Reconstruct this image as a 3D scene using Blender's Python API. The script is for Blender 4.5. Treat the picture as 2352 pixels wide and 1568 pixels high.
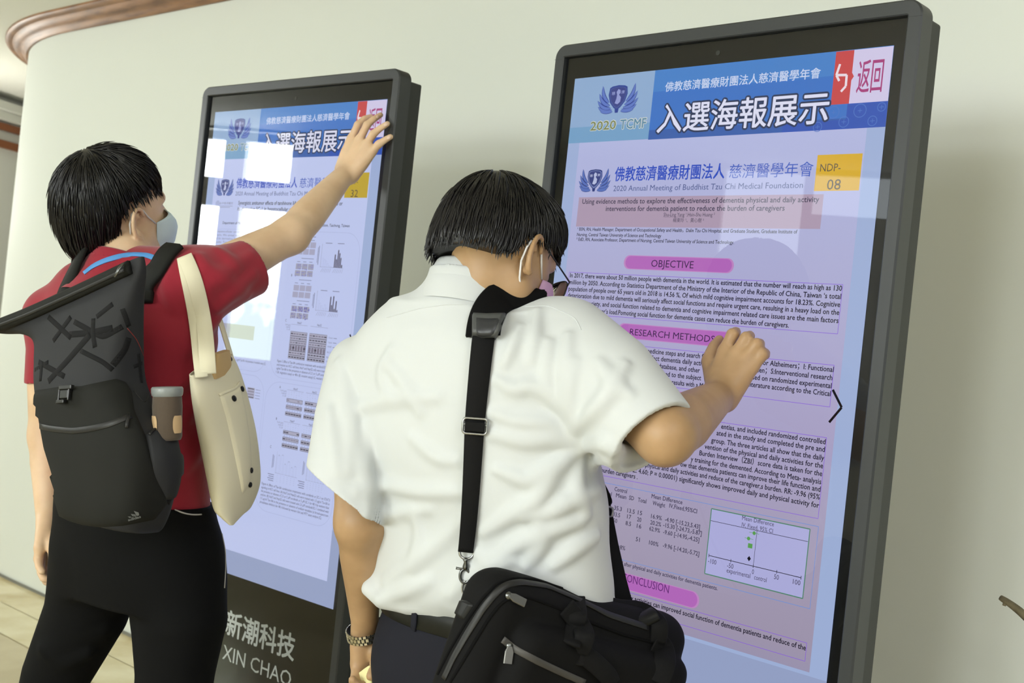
import bpy, bmesh, math, random
import numpy as np
from mathutils import Vector, Matrix
from mathutils.bvhtree import BVHTree

for o in list(bpy.data.objects):
    bpy.data.objects.remove(o, do_unlink=True)
scene = bpy.context.scene
COL = scene.collection

# ------------------------------------------------------------------ camera
FPX, ROLL, PITCH, CH = 2702.97, 0.106108, 0.001538, 1.36
def cam_rot():
    cp, sp = math.cos(PITCH), math.sin(PITCH)
    fwd = np.array([0, cp, sp]); right = np.array([1.0, 0, 0]); up = np.cross(right, fwd)
    cr, sr = math.cos(ROLL), math.sin(ROLL)
    return np.array([right*cr+up*sr, -right*sr+up*cr, fwd])
CR = cam_rot()
CO = np.array([0, 0, CH])
cd = bpy.data.cameras.new('camera'); cam = bpy.data.objects.new('camera', cd); COL.objects.link(cam)
cd.sensor_fit = 'HORIZONTAL'; cd.sensor_width = 36.0; cd.lens = FPX*36.0/2352.0
cd.dof.use_dof = True; cd.dof.focus_distance = 2.0; cd.dof.aperture_fstop = 8.0
cd.clip_start = 0.05; cd.clip_end = 100
m = Matrix.Identity(4)
for i in range(3):
    m[i][0] = CR[0][i]; m[i][1] = CR[1][i]; m[i][2] = -CR[2][i]; m[i][3] = CO[i]
cam.matrix_world = m
scene.camera = cam

# ------------------------------------------------------------------ light and exposure
vs = scene.view_settings
scene.display_settings.display_device = 'sRGB'
vs.view_transform = 'Standard'; vs.look = 'None'; vs.gamma = 1.0; vs.use_curve_mapping = False
vs.exposure = 0.0
wd = bpy.data.worlds.new('sky'); scene.world = wd; wd.use_nodes = True
wb = wd.node_tree.nodes['Background']
wb.inputs[0].default_value = (0.88, 0.95, 1.0, 1); wb.inputs[1].default_value = 0.58
WIN_STRENGTH = 33.0
CEIL_POWER = 26.0
def area(name, loc, direction, sx, sy, power, color, spread=180):
    l = bpy.data.lights.new(name, 'AREA'); l.shape = 'RECTANGLE'; l.size = sx; l.size_y = sy
    l.energy = power; l.color = color; l.spread = math.radians(spread)
    o = bpy.data.objects.new(name, l); COL.objects.link(o)
    o.location = loc
    o.rotation_euler = Vector(direction).to_track_quat('-Z', 'Y').to_euler()
    return o
# the window wall, to the left of the camera: plane  WN . p = -WD
WA = math.radians(20); WN = np.array([math.cos(WA), math.sin(WA), 0]); WT = np.array([-math.sin(WA), math.cos(WA), 0]); WD = 4.45
def wwall(s, z, off=0.0):
    p = -WD*WN + s*WT + off*WN
    return np.array([p[0], p[1], z])
WINDOWS = [(-3.9, -2.7, .95, 2.66), (-2.3, -1.1, .95, 2.66), (-0.7, 0.5, .95, 2.66), (1.64, 2.66, 1.25, 2.66), (4.93, 6.1, 1.0, 2.61)]
# unseen fill lights at ceiling height behind the camera, added for general light
CEIL_FILLS = [(-1.6, -1.2), (-.1, -2.4), (1.3, -2.2), (0.9, -.4)]
for (x, y) in CEIL_FILLS:
    area('ceiling_panel_light', (x, y, 2.60), (0, 0, -1), .6, 1.2, CEIL_POWER, (.93, .95, 1.0))

# unseen point light added to brighten the far wall beyond the rounded end
pl = bpy.data.lights.new('passage_fill_light', 'POINT'); pl.energy = 34; pl.shadow_soft_size = .15; pl.color = (1.0, .98, .93)
plo = bpy.data.objects.new('passage_fill_light', pl); COL.objects.link(plo); plo.location = (-3.85, 6.9, 1.9)

# ------------------------------------------------------------------ pixel <-> space
def ray(x, y):
    return CR.T @ np.array([(x-1176)/FPX, -(y-784)/FPX, 1.0])
def at(x, y, Y):
    d = ray(x, y); return CO + d*(Y/d[1])
def atz(x, y, z):
    d = ray(x, y); return CO + d*((z-CH)/d[2])
def proj(P):
    c = CR @ (np.asarray(P, float)-CO); return 1176+FPX*c[0]/c[2], 784-FPX*c[1]/c[2]
def unit(v):
    v = np.asarray(v, float); return v/(np.linalg.norm(v)+1e-12)

# ------------------------------------------------------------------ colours and materials
def lin(c):
    out = []
    for v in c:
        v = v/255.0
        out.append(v/12.92 if v <= .04045 else ((v+.055)/1.055)**2.4)
    return tuple(out)+(1.0,)
MATS = {}
def mat(name, col, rough=.5, metal=0.0, spec=.5, emis=None, estr=1.0, sheen=0, coat=0, sss=0):
    if name in MATS: return MATS[name]
    m = bpy.data.materials.new(name); m.use_nodes = True
    b = m.node_tree.nodes['Principled BSDF']
    b.inputs['Base Color'].default_value = lin(col)
    b.inputs['Roughness'].default_value = rough; b.inputs['Metallic'].default_value = metal
    b.inputs['Specular IOR Level'].default_value = spec
    if emis: b.inputs['Emission Color'].default_value = lin(emis); b.inputs['Emission Strength'].default_value = estr
    if sheen: b.inputs['Sheen Weight'].default_value = sheen
    if coat: b.inputs['Coat Weight'].default_value = coat; b.inputs['Coat Roughness'].default_value = .1
    if sss:
        b.inputs['Subsurface Weight'].default_value = sss
        b.inputs['Subsurface Radius'].default_value = (.012, .005, .003); b.inputs['Subsurface Scale'].default_value = 1.0
    MATS[name] = m
    return m
def nodes(m):
    nt = m.node_tree; return nt, nt.nodes, nt.links, nt.nodes['Principled BSDF']
def add_noise_col(m, c1, c2, scale, detail=4, stretch=(1,1,1), lo=.35, hi=.65, coord='Object'):
    nt, N, L, b = nodes(m)
    tc = N.new('ShaderNodeTexCoord'); mp = N.new('ShaderNodeMapping'); mp.inputs['Scale'].default_value = stretch
    nz = N.new('ShaderNodeTexNoise'); nz.inputs['Scale'].default_value = scale; nz.inputs['Detail'].default_value = detail
    rp = N.new('ShaderNodeValToRGB'); rp.color_ramp.elements[0].position = lo; rp.color_ramp.elements[1].position = hi
    rp.color_ramp.elements[0].color = lin(c1); rp.color_ramp.elements[1].color = lin(c2)
    L.new(tc.outputs[coord], mp.inputs[0]); L.new(mp.outputs[0], nz.inputs['Vector']); L.new(nz.outputs['Fac'], rp.inputs[0]); L.new(rp.outputs[0], b.inputs['Base Color'])
    return m
def add_bump(m, scale, strength=.2, dist=.002, kind='noise', stretch=(1,1,1), coord='Object'):
    nt, N, L, b = nodes(m)
    tc = N.new('ShaderNodeTexCoord'); mp = N.new('ShaderNodeMapping'); mp.inputs['Scale'].default_value = stretch
    if kind == 'noise':
        t = N.new('ShaderNodeTexNoise'); t.inputs['Scale'].default_value = scale; t.inputs['Detail'].default_value = 3; out = t.outputs['Fac']
    else:
        t = N.new('ShaderNodeTexWave'); t.inputs['Scale'].default_value = scale; t.bands_direction = kind; out = t.outputs['Fac']
    bp = N.new('ShaderNodeBump'); bp.inputs['Strength'].default_value = strength; bp.inputs['Distance'].default_value = dist
    L.new(tc.outputs[coord], mp.inputs[0]); L.new(mp.outputs[0], t.inputs['Vector']); L.new(out, bp.inputs['Height']); L.new(bp.outputs[0], b.inputs['Normal'])
    return m
def emission(name, col, strength=1.0):
    if name in MATS: return MATS[name]
    m = bpy.data.materials.new(name); m.use_nodes = True; nt = m.node_tree; nt.nodes.clear()
    e = nt.nodes.new('ShaderNodeEmission'); o = nt.nodes.new('ShaderNodeOutputMaterial')
    e.inputs[0].default_value = lin(col); e.inputs[1].default_value = strength
    nt.links.new(e.outputs[0], o.inputs[0]); MATS[name] = m
    return m

# ------------------------------------------------------------------ object helpers
def link(name, me, mats, parent=None, smooth=False):
    if not isinstance(mats, (list, tuple)): mats = [mats]
    o = bpy.data.objects.new(name, me); me.name = name
    for mm in mats: me.materials.append(mm)
    COL.objects.link(o)
    if parent is not None:
        o.parent = parent
        o.matrix_parent_inverse = parent_inv(parent)
    if smooth and len(me.polygons):
        me.polygons.foreach_set('use_smooth', np.ones(len(me.polygons), bool))
    return o
def parent_inv(p):
    M = Matrix.Identity(4); q = p
    chain = []
    while q is not None: chain.append(q); q = q.parent
    for q in reversed(chain):
        M = M @ q.matrix_parent_inverse @ q.matrix_basis
    return M.inverted()
def tag(o, label, cat, group=None):
    o['label'] = label; o['category'] = cat
    if group: o['group'] = group
    return o
def thing(name, label, cat, loc=(0,0,0), rotz=0.0, group=None):
    o = bpy.data.objects.new(name, None); COL.objects.link(o)
    o.location = loc; o.rotation_euler = (0, 0, rotz); o.empty_display_size = .05
    return tag(o, label, cat, group)
def struct(name, mb, mats, smooth=False):
    o = mb.build(name, mats, None, smooth); o['kind'] = 'structure'; return o
class MB:
    def __init__(s): s.v = []; s.f = []; s.mi = []
    def add(s, vs, fs, mi=0):
        n = len(s.v); s.v += [tuple(float(c) for c in p) for p in vs]
        for f in fs: s.f.append(tuple(i+n for i in f)); s.mi.append(mi)
    def box(s, c, size, mi=0, R=None):
        c = np.asarray(c, float); h = np.asarray(size, float)/2
        P = [np.array([x, y, z])*h for x in (-1,1) for y in (-1,1) for z in (-1,1)]
        if R is not None: P = [R @ p for p in P]
        s.add([p+c for p in P], [(0,1,3,2),(4,6,7,5),(0,4,5,1),(2,3,7,6),(0,2,6,4),(1,5,7,3)], mi)
    def quad(s, a, b, c, d, mi=0): s.add([a,b,c,d], [(0,1,2,3)], mi)
    def tube(s, pts, r, n=8, mi=0, cap=True, flat=1.0, up=None):
        pts = [np.asarray(p, float) for p in pts]
        if np.isscalar(r): r = [r]*len(pts)
        rings = []; prev = None
        for i, p in enumerate(pts):
            t = unit(pts[min(i+1, len(pts)-1)]-pts[max(i-1, 0)])
            if prev is None:
                a = np.array([0,0,1.0]) if up is None else np.asarray(up, float)
                if abs(t@unit(a)) > .95: a = np.array([1.0,0,0])
                prev = a
            u = unit(prev - t*(prev@t)); w = np.cross(t, u); prev = u
            rings.append([p + r[i]*(math.cos(2*math.pi*k/n)*w + flat*math.sin(2*math.pi*k/n)*u) for k in range(n)])
        vs = [q for rg in rings for q in rg]; fs = []
        for i in range(len(pts)-1):
            for k in range(n):
                fs.append((i*n+k, i*n+(k+1)%n, (i+1)*n+(k+1)%n, (i+1)*n+k))
        if cap: fs += [tuple(range(n-1,-1,-1)), tuple((len(pts)-1)*n+k for k in range(n))]
        s.add(vs, fs, mi)
    def ribbon(s, pts, nrm, width, thick, mi=0, sides=None):
        # a strap: rectangular section, flat on the surface normal; sides may give its width direction
        pts = [np.asarray(p, float) for p in pts]; n = len(pts)
        if np.isscalar(width): width = [width]*n
        vs = []
        for i, p in enumerate(pts):
            t = unit(pts[min(i+1,n-1)]-pts[max(i-1,0)])
            if sides is not None:
                w = np.asarray(sides[i], float); w = unit(w-t*(w@t)); u = unit(np.cross(w, t))
                if u@np.asarray(nrm[i]) < 0: u = -u
            else:
                u = np.asarray(nrm[i], float); u = unit(u-t*(u@t)); w = np.cross(t, u)
            h = width[i]/2; e = min(thick*.4, h*.3)
            for (a, b) in ((-h, 0), (-h, thick-e), (-h+e, thick), (h-e, thick), (h, thick-e), (h, 0)):
                vs.append(p + w*a + u*b)
        fs = []
        for i in range(n-1):
            for k in range(6): fs.append((i*6+k, i*6+(k+1)%6, (i+1)*6+(k+1)%6, (i+1)*6+k))
        fs += [tuple(range(5,-1,-1)), tuple((n-1)*6+k for k in range(6))]
        s.add(vs, fs, mi)
    def prism(s, poly, axis_pt, axis_dir, mi=0):
        # poly: list of 3-D points, extruded along axis_dir
        a = [np.asarray(p, float) for p in poly]; d = np.asarray(axis_dir, float); n = len(a)
        fs = [tuple(range(n-1,-1,-1)), tuple(range(n, 2*n))]+[(k, (k+1)%n, n+(k+1)%n, n+k) for k in range(n)]
        s.add(a+[p+d for p in a], fs, mi)
    def lathe(s, prof, n=32, mi=0, M=None):
        vs = []
        for (r, z) in prof:
            for k in range(n):
                p = np.array([r*math.cos(2*math.pi*k/n), r*math.sin(2*math.pi*k/n), z])
                vs.append(p if M is None else (M[:3,:3]@p+M[:3,3]))
        fs = []
        for i in range(len(prof)-1):
            for k in range(n): fs.append((i*n+k, i*n+(k+1)%n, (i+1)*n+(k+1)%n, (i+1)*n+k))
        s.add(vs, fs, mi)
    def build(s, name, mats, parent=None, smooth=False, recalc=True):
        me = bpy.data.meshes.new(name); me.from_pydata(s.v, [], s.f)
        me.polygons.foreach_set('material_index', np.array(s.mi, np.int32))
        me.update()
        if recalc:
            bm = bmesh.new(); bm.from_mesh(me); bmesh.ops.recalc_face_normals(bm, faces=bm.faces); bm.to_mesh(me); bm.free()
        return link(name, me, mats, parent, smooth)
def bevel(o, w, seg=3, angle=35):
    md = o.modifiers.new('bevel', 'BEVEL'); md.width = w; md.segments = seg; md.limit_method = 'ANGLE'; md.angle_limit = math.radians(angle)
    md.harden_normals = False
    return o
def smooth_by_angle(o, ang=40):
    me = o.data
    bm = bmesh.new(); bm.from_mesh(me)
    for e in bm.edges:
        if len(e.link_faces) == 2: e.smooth = e.calc_face_angle() < math.radians(ang)
    for f in bm.faces: f.smooth = True
    bm.to_mesh(me); bm.free(); return o
# ================================================================== the setting
WP = np.array([-1.965, 5.299, 0]); WDIR = np.array([0.747, -0.665, 0]); WNR = np.array([-0.665, -0.747, 0])
CEIL = 2.66
def wall_path(off=0.0, s_max=5.6, n_arc=40):
    # plan of the back wall: flat run, then a rounded left end of radius 1.75
    pts = []; S0, Rr = -0.35, 1.75
    c = WP + WDIR*S0 - WNR*Rr
    pts.append(WP + WDIR*s_max + WNR*off)
    for k in range(1, 12): pts.append(WP + WDIR*(s_max + (S0-s_max)*k/12) + WNR*off)
    for k in range(n_arc+1):
        a = math.pi*.62*k/n_arc
        pts.append(c + (WNR*math.cos(a) - WDIR*math.sin(a))*(Rr+off))
    return pts
m_wall = mat('wall_paint', (219,223,216), .75, spec=.3)
add_bump(m_wall, 60, .05, .002)
m_ceil = mat('ceiling_paint', (222,222,214), .85, spec=.2)
m_wood = mat('crown_wood', (128,88,56), .45); add_noise_col(m_wood, (104,70,44), (150,108,72), 3, 5, (2,2,26))
m_wood2 = mat('far_trim_wood', (140,84,46), .5)
m_marble = mat('floor_marble', (199,186,150), .22); add_noise_col(m_marble, (188,174,138), (206,193,158), 2.2, 6)
m_marble2 = mat('border_marble', (214,200,158), .2); add_noise_col(m_marble2, (196,176,126), (226,214,176), 3.5, 7, lo=.3, hi=.6)
m_marble3 = mat('border_marble_pale', (222,212,172), .2); add_noise_col(m_marble3, (212,198,156), (228,219,184), 4, 6)
m_skirt = mat('skirting_grey', (120,120,112), .6)

def strip_wall(path, z0, z1):
    mb = MB(); n = len(path)
    vs = [(p[0], p[1], z0) for p in path]+[(p[0], p[1], z1) for p in path]
    mb.add(vs, [(i, i+1, n+i+1, n+i) for i in range(n-1)]); return mb
def thick_wall(path, z0, z1, t=.12):
    inner = [p - WNR*0 for p in path]
    mb = MB(); n = len(path)
    nrm = []
    for i in range(n):
        d = unit(path[min(i+1,n-1)]-path[max(i-1,0)]); nn = np.array([-d[1], d[0], 0])
        nrm.append(nn)
    sgn = 1 if nrm[0]@WNR < 0 else -1
    back = [path[i]+sgn*nrm[i]*t for i in range(n)]
    vs = [(p[0],p[1],z) for z in (z0, z1) for p in path]+[(p[0],p[1],z) for z in (z0, z1) for p in back]
    fs = []
    for i in range(n-1):
        fs += [(i, i+1, n+i+1, n+i), (2*n+i, 3*n+i, 3*n+i+1, 2*n+i+1), (n+i, n+i+1, 3*n+i+1, 3*n+i)]
    fs += [(0, n, 3*n, 2*n), (n-1, 2*n-1+2*n, 0, 0)][:1]
    mb.add(vs, fs); return mb
wb_o = struct('wall_back', thick_wall(wall_path(), 0, CEIL), m_wall); smooth_by_angle(wb_o, 30)

mb = MB(); mb.box((0, 2.5, -.03), (22, 24, .06)); struct('floor', mb, m_marble)
def floor_band(o0, o1, z):
    a, b = wall_path(o0), wall_path(o1); mb = MB(); n = len(a)
    mb.add([(p[0],p[1],z) for p in a]+[(p[0],p[1],z) for p in b], [(i, i+1, n+i+1, n+i) for i in range(n-1)]); return mb
struct('trim_1', floor_band(.0, .205, .002), m_marble2)
struct('trim_2', floor_band(.21, .42, .002), m_marble3)
sk = wall_path(.006); mb = strip_wall(sk, 0.002, .016); struct('baseboard_back', mb, m_skirt)
mb = MB(); mb.box((0, 2.5, CEIL+.05), (22, 24, .1)); struct('ceiling', mb, m_ceil)
# crown moulding: profile swept along the wall
prof = [(0.0, 2.594), (.012, 2.592), (.022, 2.598), (.03, 2.606), (.036, 2.612), (.05, 2.617), (.066, 2.624), (.078, 2.634), (.084, 2.640), (.098, 2.642), (.112, 2.646), (.118, 2.652), (.118, CEIL)]
mb = MB(); paths = [wall_path(o) for o, z in prof]; n = len(paths[0])
mb.add([(p[0], p[1], prof[j][1]) for j, pa in enumerate(paths) for p in pa],
       [(j*n+i, j*n+i+1, (j+1)*n+i+1, (j+1)*n+i) for j in range(len(prof)-1) for i in range(n-1)])
smooth_by_angle(struct('trim_3', mb, m_wood), 30)

# far wall beyond the rounded end, with two timber rails and a shallow soffit
fa = at(-60, 300, 7.8); fb = at(75, 330, 8.35); fd = unit([fb[0]-fa[0], fb[1]-fa[1], 0])
f0 = np.array([fa[0], fa[1], 0])-fd*1.5; f1 = np.array([fb[0], fb[1], 0])+fd*.6; fn = np.array([fd[1], -fd[0], 0])
mb = MB(); mid = (f0+f1)/2; Rz = np.array([[fd[0], -fd[1], 0], [fd[1], fd[0], 0], [0, 0, 1]])
LEN = np.linalg.norm(f1-f0)
mb.box((mid[0]-fn[0]*.06, mid[1]-fn[1]*.06, CEIL/2), (LEN, .12, CEIL), R=Rz); struct('wall_far', mb, m_ceil)
zt = [(at(28, 284, 8.0)[2], at(28, 300, 8.0)[2]), (at(28, 323, 8.0)[2], at(28, 340, 8.0)[2])]
for k, (za, zb) in enumerate(zt):
    mb = MB(); mb.box((mid[0]+fn[0]*.02, mid[1]+fn[1]*.02, (za+zb)/2), (LEN, .04, za-zb), R=Rz); struct('trim_%d' % (4+k), mb, m_wood2)
for k, (ya, yb, dd) in enumerate([(243, 247, .16), (262, 265, .10)]):
    mb = MB(); za = at(28, ya, 8.0)[2]; zb = at(28, yb+14, 8.0)[2]
    mb.box((mid[0]+fn[0]*dd/2, mid[1]+fn[1]*dd/2, (za+zb)/2), (LEN, dd, abs(za-zb)), R=Rz); struct('trim_%d' % (6+k), mb, m_ceil)

# the window wall to the left (seen only as reflections in the screens)
m_wwall = mat('window_wall_paint', (200,200,190), .8)
m_frame = mat('window_frame_white', (226,226,222), .4)
segs = []; s_prev = -4.6
for (s0, s1, z0, z1) in WINDOWS:
    segs.append((s_prev, s0)); s_prev = s1
segs.append((s_prev, 13.0))
RW = np.array([[WT[0], -WN[0], 0], [WT[1], -WN[1], 0], [0, 0, 1]])
mb = MB()
for (a, b) in segs: mb.box(wwall((a+b)/2, CEIL/2, -.06), (b-a, .12, CEIL), R=RW)
for (s0, s1, z0, z1) in WINDOWS: mb.box(wwall((s0+s1)/2, z0/2, -.06), (s1-s0, .12, z0), R=RW)
struct('wall_left', mb, m_wwall)
m_sky = bpy.data.materials.new('daylight_pane'); m_sky.use_nodes = True
nt = m_sky.node_tree; nt.nodes.clear()
e_ = nt.nodes.new('ShaderNodeEmission'); o_ = nt.nodes.new('ShaderNodeOutputMaterial'); tc_ = nt.nodes.new('ShaderNodeTexCoord')
sx_ = nt.nodes.new('ShaderNodeSeparateXYZ'); nz_ = nt.nodes.new('ShaderNodeTexNoise'); nz_.inputs['Scale'].default_value = 6
ma_ = nt.nodes.new('ShaderNodeMath'); ma_.operation = 'MULTIPLY_ADD'; ma_.inputs[1].default_value = .22
rp_ = nt.nodes.new('ShaderNodeValToRGB'); rp_.color_ramp.elements[0].position = .36; rp_.color_ramp.elements[1].position = .47
rp_.color_ramp.elements[0].color = (.16, .2, .10, 1); rp_.color_ramp.elements[1].color = (.95, .98, 1.0, 1)
dv_ = nt.nodes.new('ShaderNodeMath'); dv_.operation = 'MULTIPLY_ADD'; dv_.inputs[1].default_value = .28; dv_.inputs[2].default_value = -.12
L = nt.links
L.new(tc_.outputs['Object'], sx_.inputs[0]); L.new(tc_.outputs['Object'], nz_.inputs['Vector']); L.new(sx_.outputs['Z'], dv_.inputs[0])
L.new(nz_.outputs['Fac'], ma_.inputs[0]); L.new(dv_.outputs[0], ma_.inputs[2]); L.new(ma_.outputs[0], rp_.inputs[0])
L.new(rp_.outputs[0], e_.inputs[0]); e_.inputs[1].default_value = WIN_STRENGTH; L.new(e_.outputs[0], o_.inputs[0])
m_curtlit = emission('daylit_curtain', (236,246,250), 4.2)
for k, (s0, s1, z0, z1) in enumerate(WINDOWS):
    mb = MB(); w = s1-s0
    n = 2
    xs = [s0, s0+.36, s0+.42, s1] if k == 4 else [s0, (s0+s1)/2-.03, (s0+s1)/2+.03, s1]
    if k == 4: xs = [4.93, 5.34, 5.49, 6.1]
    for x in (s0+.03, xs[1]+(xs[2]-xs[1])/2, s1-.03) if k != 3 else (2.13,):
        wd_ = (xs[2]-xs[1]) if abs(x-(xs[1]+(xs[2]-xs[1])/2)) < 1e-6 else .06
        mb.box(wwall(x, (z0+z1)/2, -.07), (wd_, .07, z1-z0), R=RW)
    for z in ((z0+.03, z1-.005) if k == 3 else (z0+.03, z1-.005, 2.205)):
        mb.box(wwall((s0+s1)/2, z, -.07), (w, .06, .06 if z < 1.5 or z > 2.5 else .2), R=RW)
    fo = struct('window_%d' % (k+1), mb, m_frame)
    if k == 3:
        cb = MB(); cb.box(wwall((s0+2.10)/2, (z0+2.37)/2, -.05), (2.10-s0, .05, 2.37-z0), R=RW); cb.build('window_panel', m_frame, fo)
        cb = MB(); cb.box(wwall(2.71, 1.75, -.03), (.05, .03, 1.7), R=RW); cb.build('curtain_edge', m_curtlit, fo)
    mb = MB(); q = [wwall(s0, z0, -.1), wwall(s1, z0, -.1), wwall(s1, z1, -.1), wwall(s0, z1, -.1)]
    mb.quad(*q); mb.build('window_pane', m_curtlit if k == 3 else m_sky, fo)
# ================================================================== the two touch-screen kiosks
KW, KH = .68, .68*16/9
KTOP = CH + .54113
KIOSK = {'L': (-0.87120, 3.21169, -0.702016), 'R': (0.070312, 2.361955, -0.766106)}
KN = {}; KO = {}; KE = {}
for k_, (x_, y_, a_) in KIOSK.items():
    KO[k_] = np.array([x_, y_, KTOP]); KE[k_] = np.array([math.cos(a_), math.sin(a_), 0]); KN[k_] = np.array([math.sin(a_), -math.cos(a_), 0])
def kplane(k, x, y, off=0.0):
    d = ray(x, y); P = KO[k]+KN[k]*off
    return CO + d*(((P-CO)@KN[k])/(d@KN[k]))

m_kframe = mat('kiosk_frame_graphite', (48,51,53), .38, spec=.5)
m_kside = mat('kiosk_side_charcoal', (38,41,40), .5)
m_kblack = mat('glass_black_border', (7,8,9), .3, spec=.2)
m_pane = bpy.data.materials.new('screen_glass'); m_pane.use_nodes = True
nt = m_pane.node_tree; nt.nodes.clear()
o_ = nt.nodes.new('ShaderNodeOutputMaterial'); mx_ = nt.nodes.new('ShaderNodeMixShader'); tr_ = nt.nodes.new('ShaderNodeBsdfTransparent'); gl_ = nt.nodes.new('ShaderNodeBsdfGlossy'); fr_ = nt.nodes.new('ShaderNodeFresnel')
fr_.inputs[0].default_value = 1.5; gl_.inputs['Roughness'].default_value = .004; gl_.inputs['Color'].default_value = (1,1,1,1)
nt.links.new(fr_.outputs[0], mx_.inputs[0]); nt.links.new(tr_.outputs[0], mx_.inputs[1]); nt.links.new(gl_.outputs[0], mx_.inputs[2]); nt.links.new(mx_.outputs[0], o_.inputs[0])

TEXTCACHE = {}
PENDING = []
def text_mesh(s, res=2, bold=0.0, space=1.0):
    key = (s, res, bold)
    if key in TEXTCACHE: return TEXTCACHE[key]
    c = bpy.data.curves.new('text', 'FONT'); c.body = s; c.resolution_u = res; c.offset = bold
    o = bpy.data.objects.new('text', c); COL.objects.link(o)
    dg = bpy.context.evaluated_depsgraph_get(); oe = o.evaluated_get(dg); me = oe.to_mesh()
    n = len(me.vertices); v = np.empty(n*3, np.float32); me.vertices.foreach_get('co', v); v = v.reshape(-1, 3)[:, :2].astype(float)
    f = [tuple(p.vertices) for p in me.polygons]
    oe.to_mesh_clear(); bpy.data.objects.remove(o, do_unlink=True); bpy.data.curves.remove(c)
    TEXTCACHE[key] = (v, f); return v, f

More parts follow.
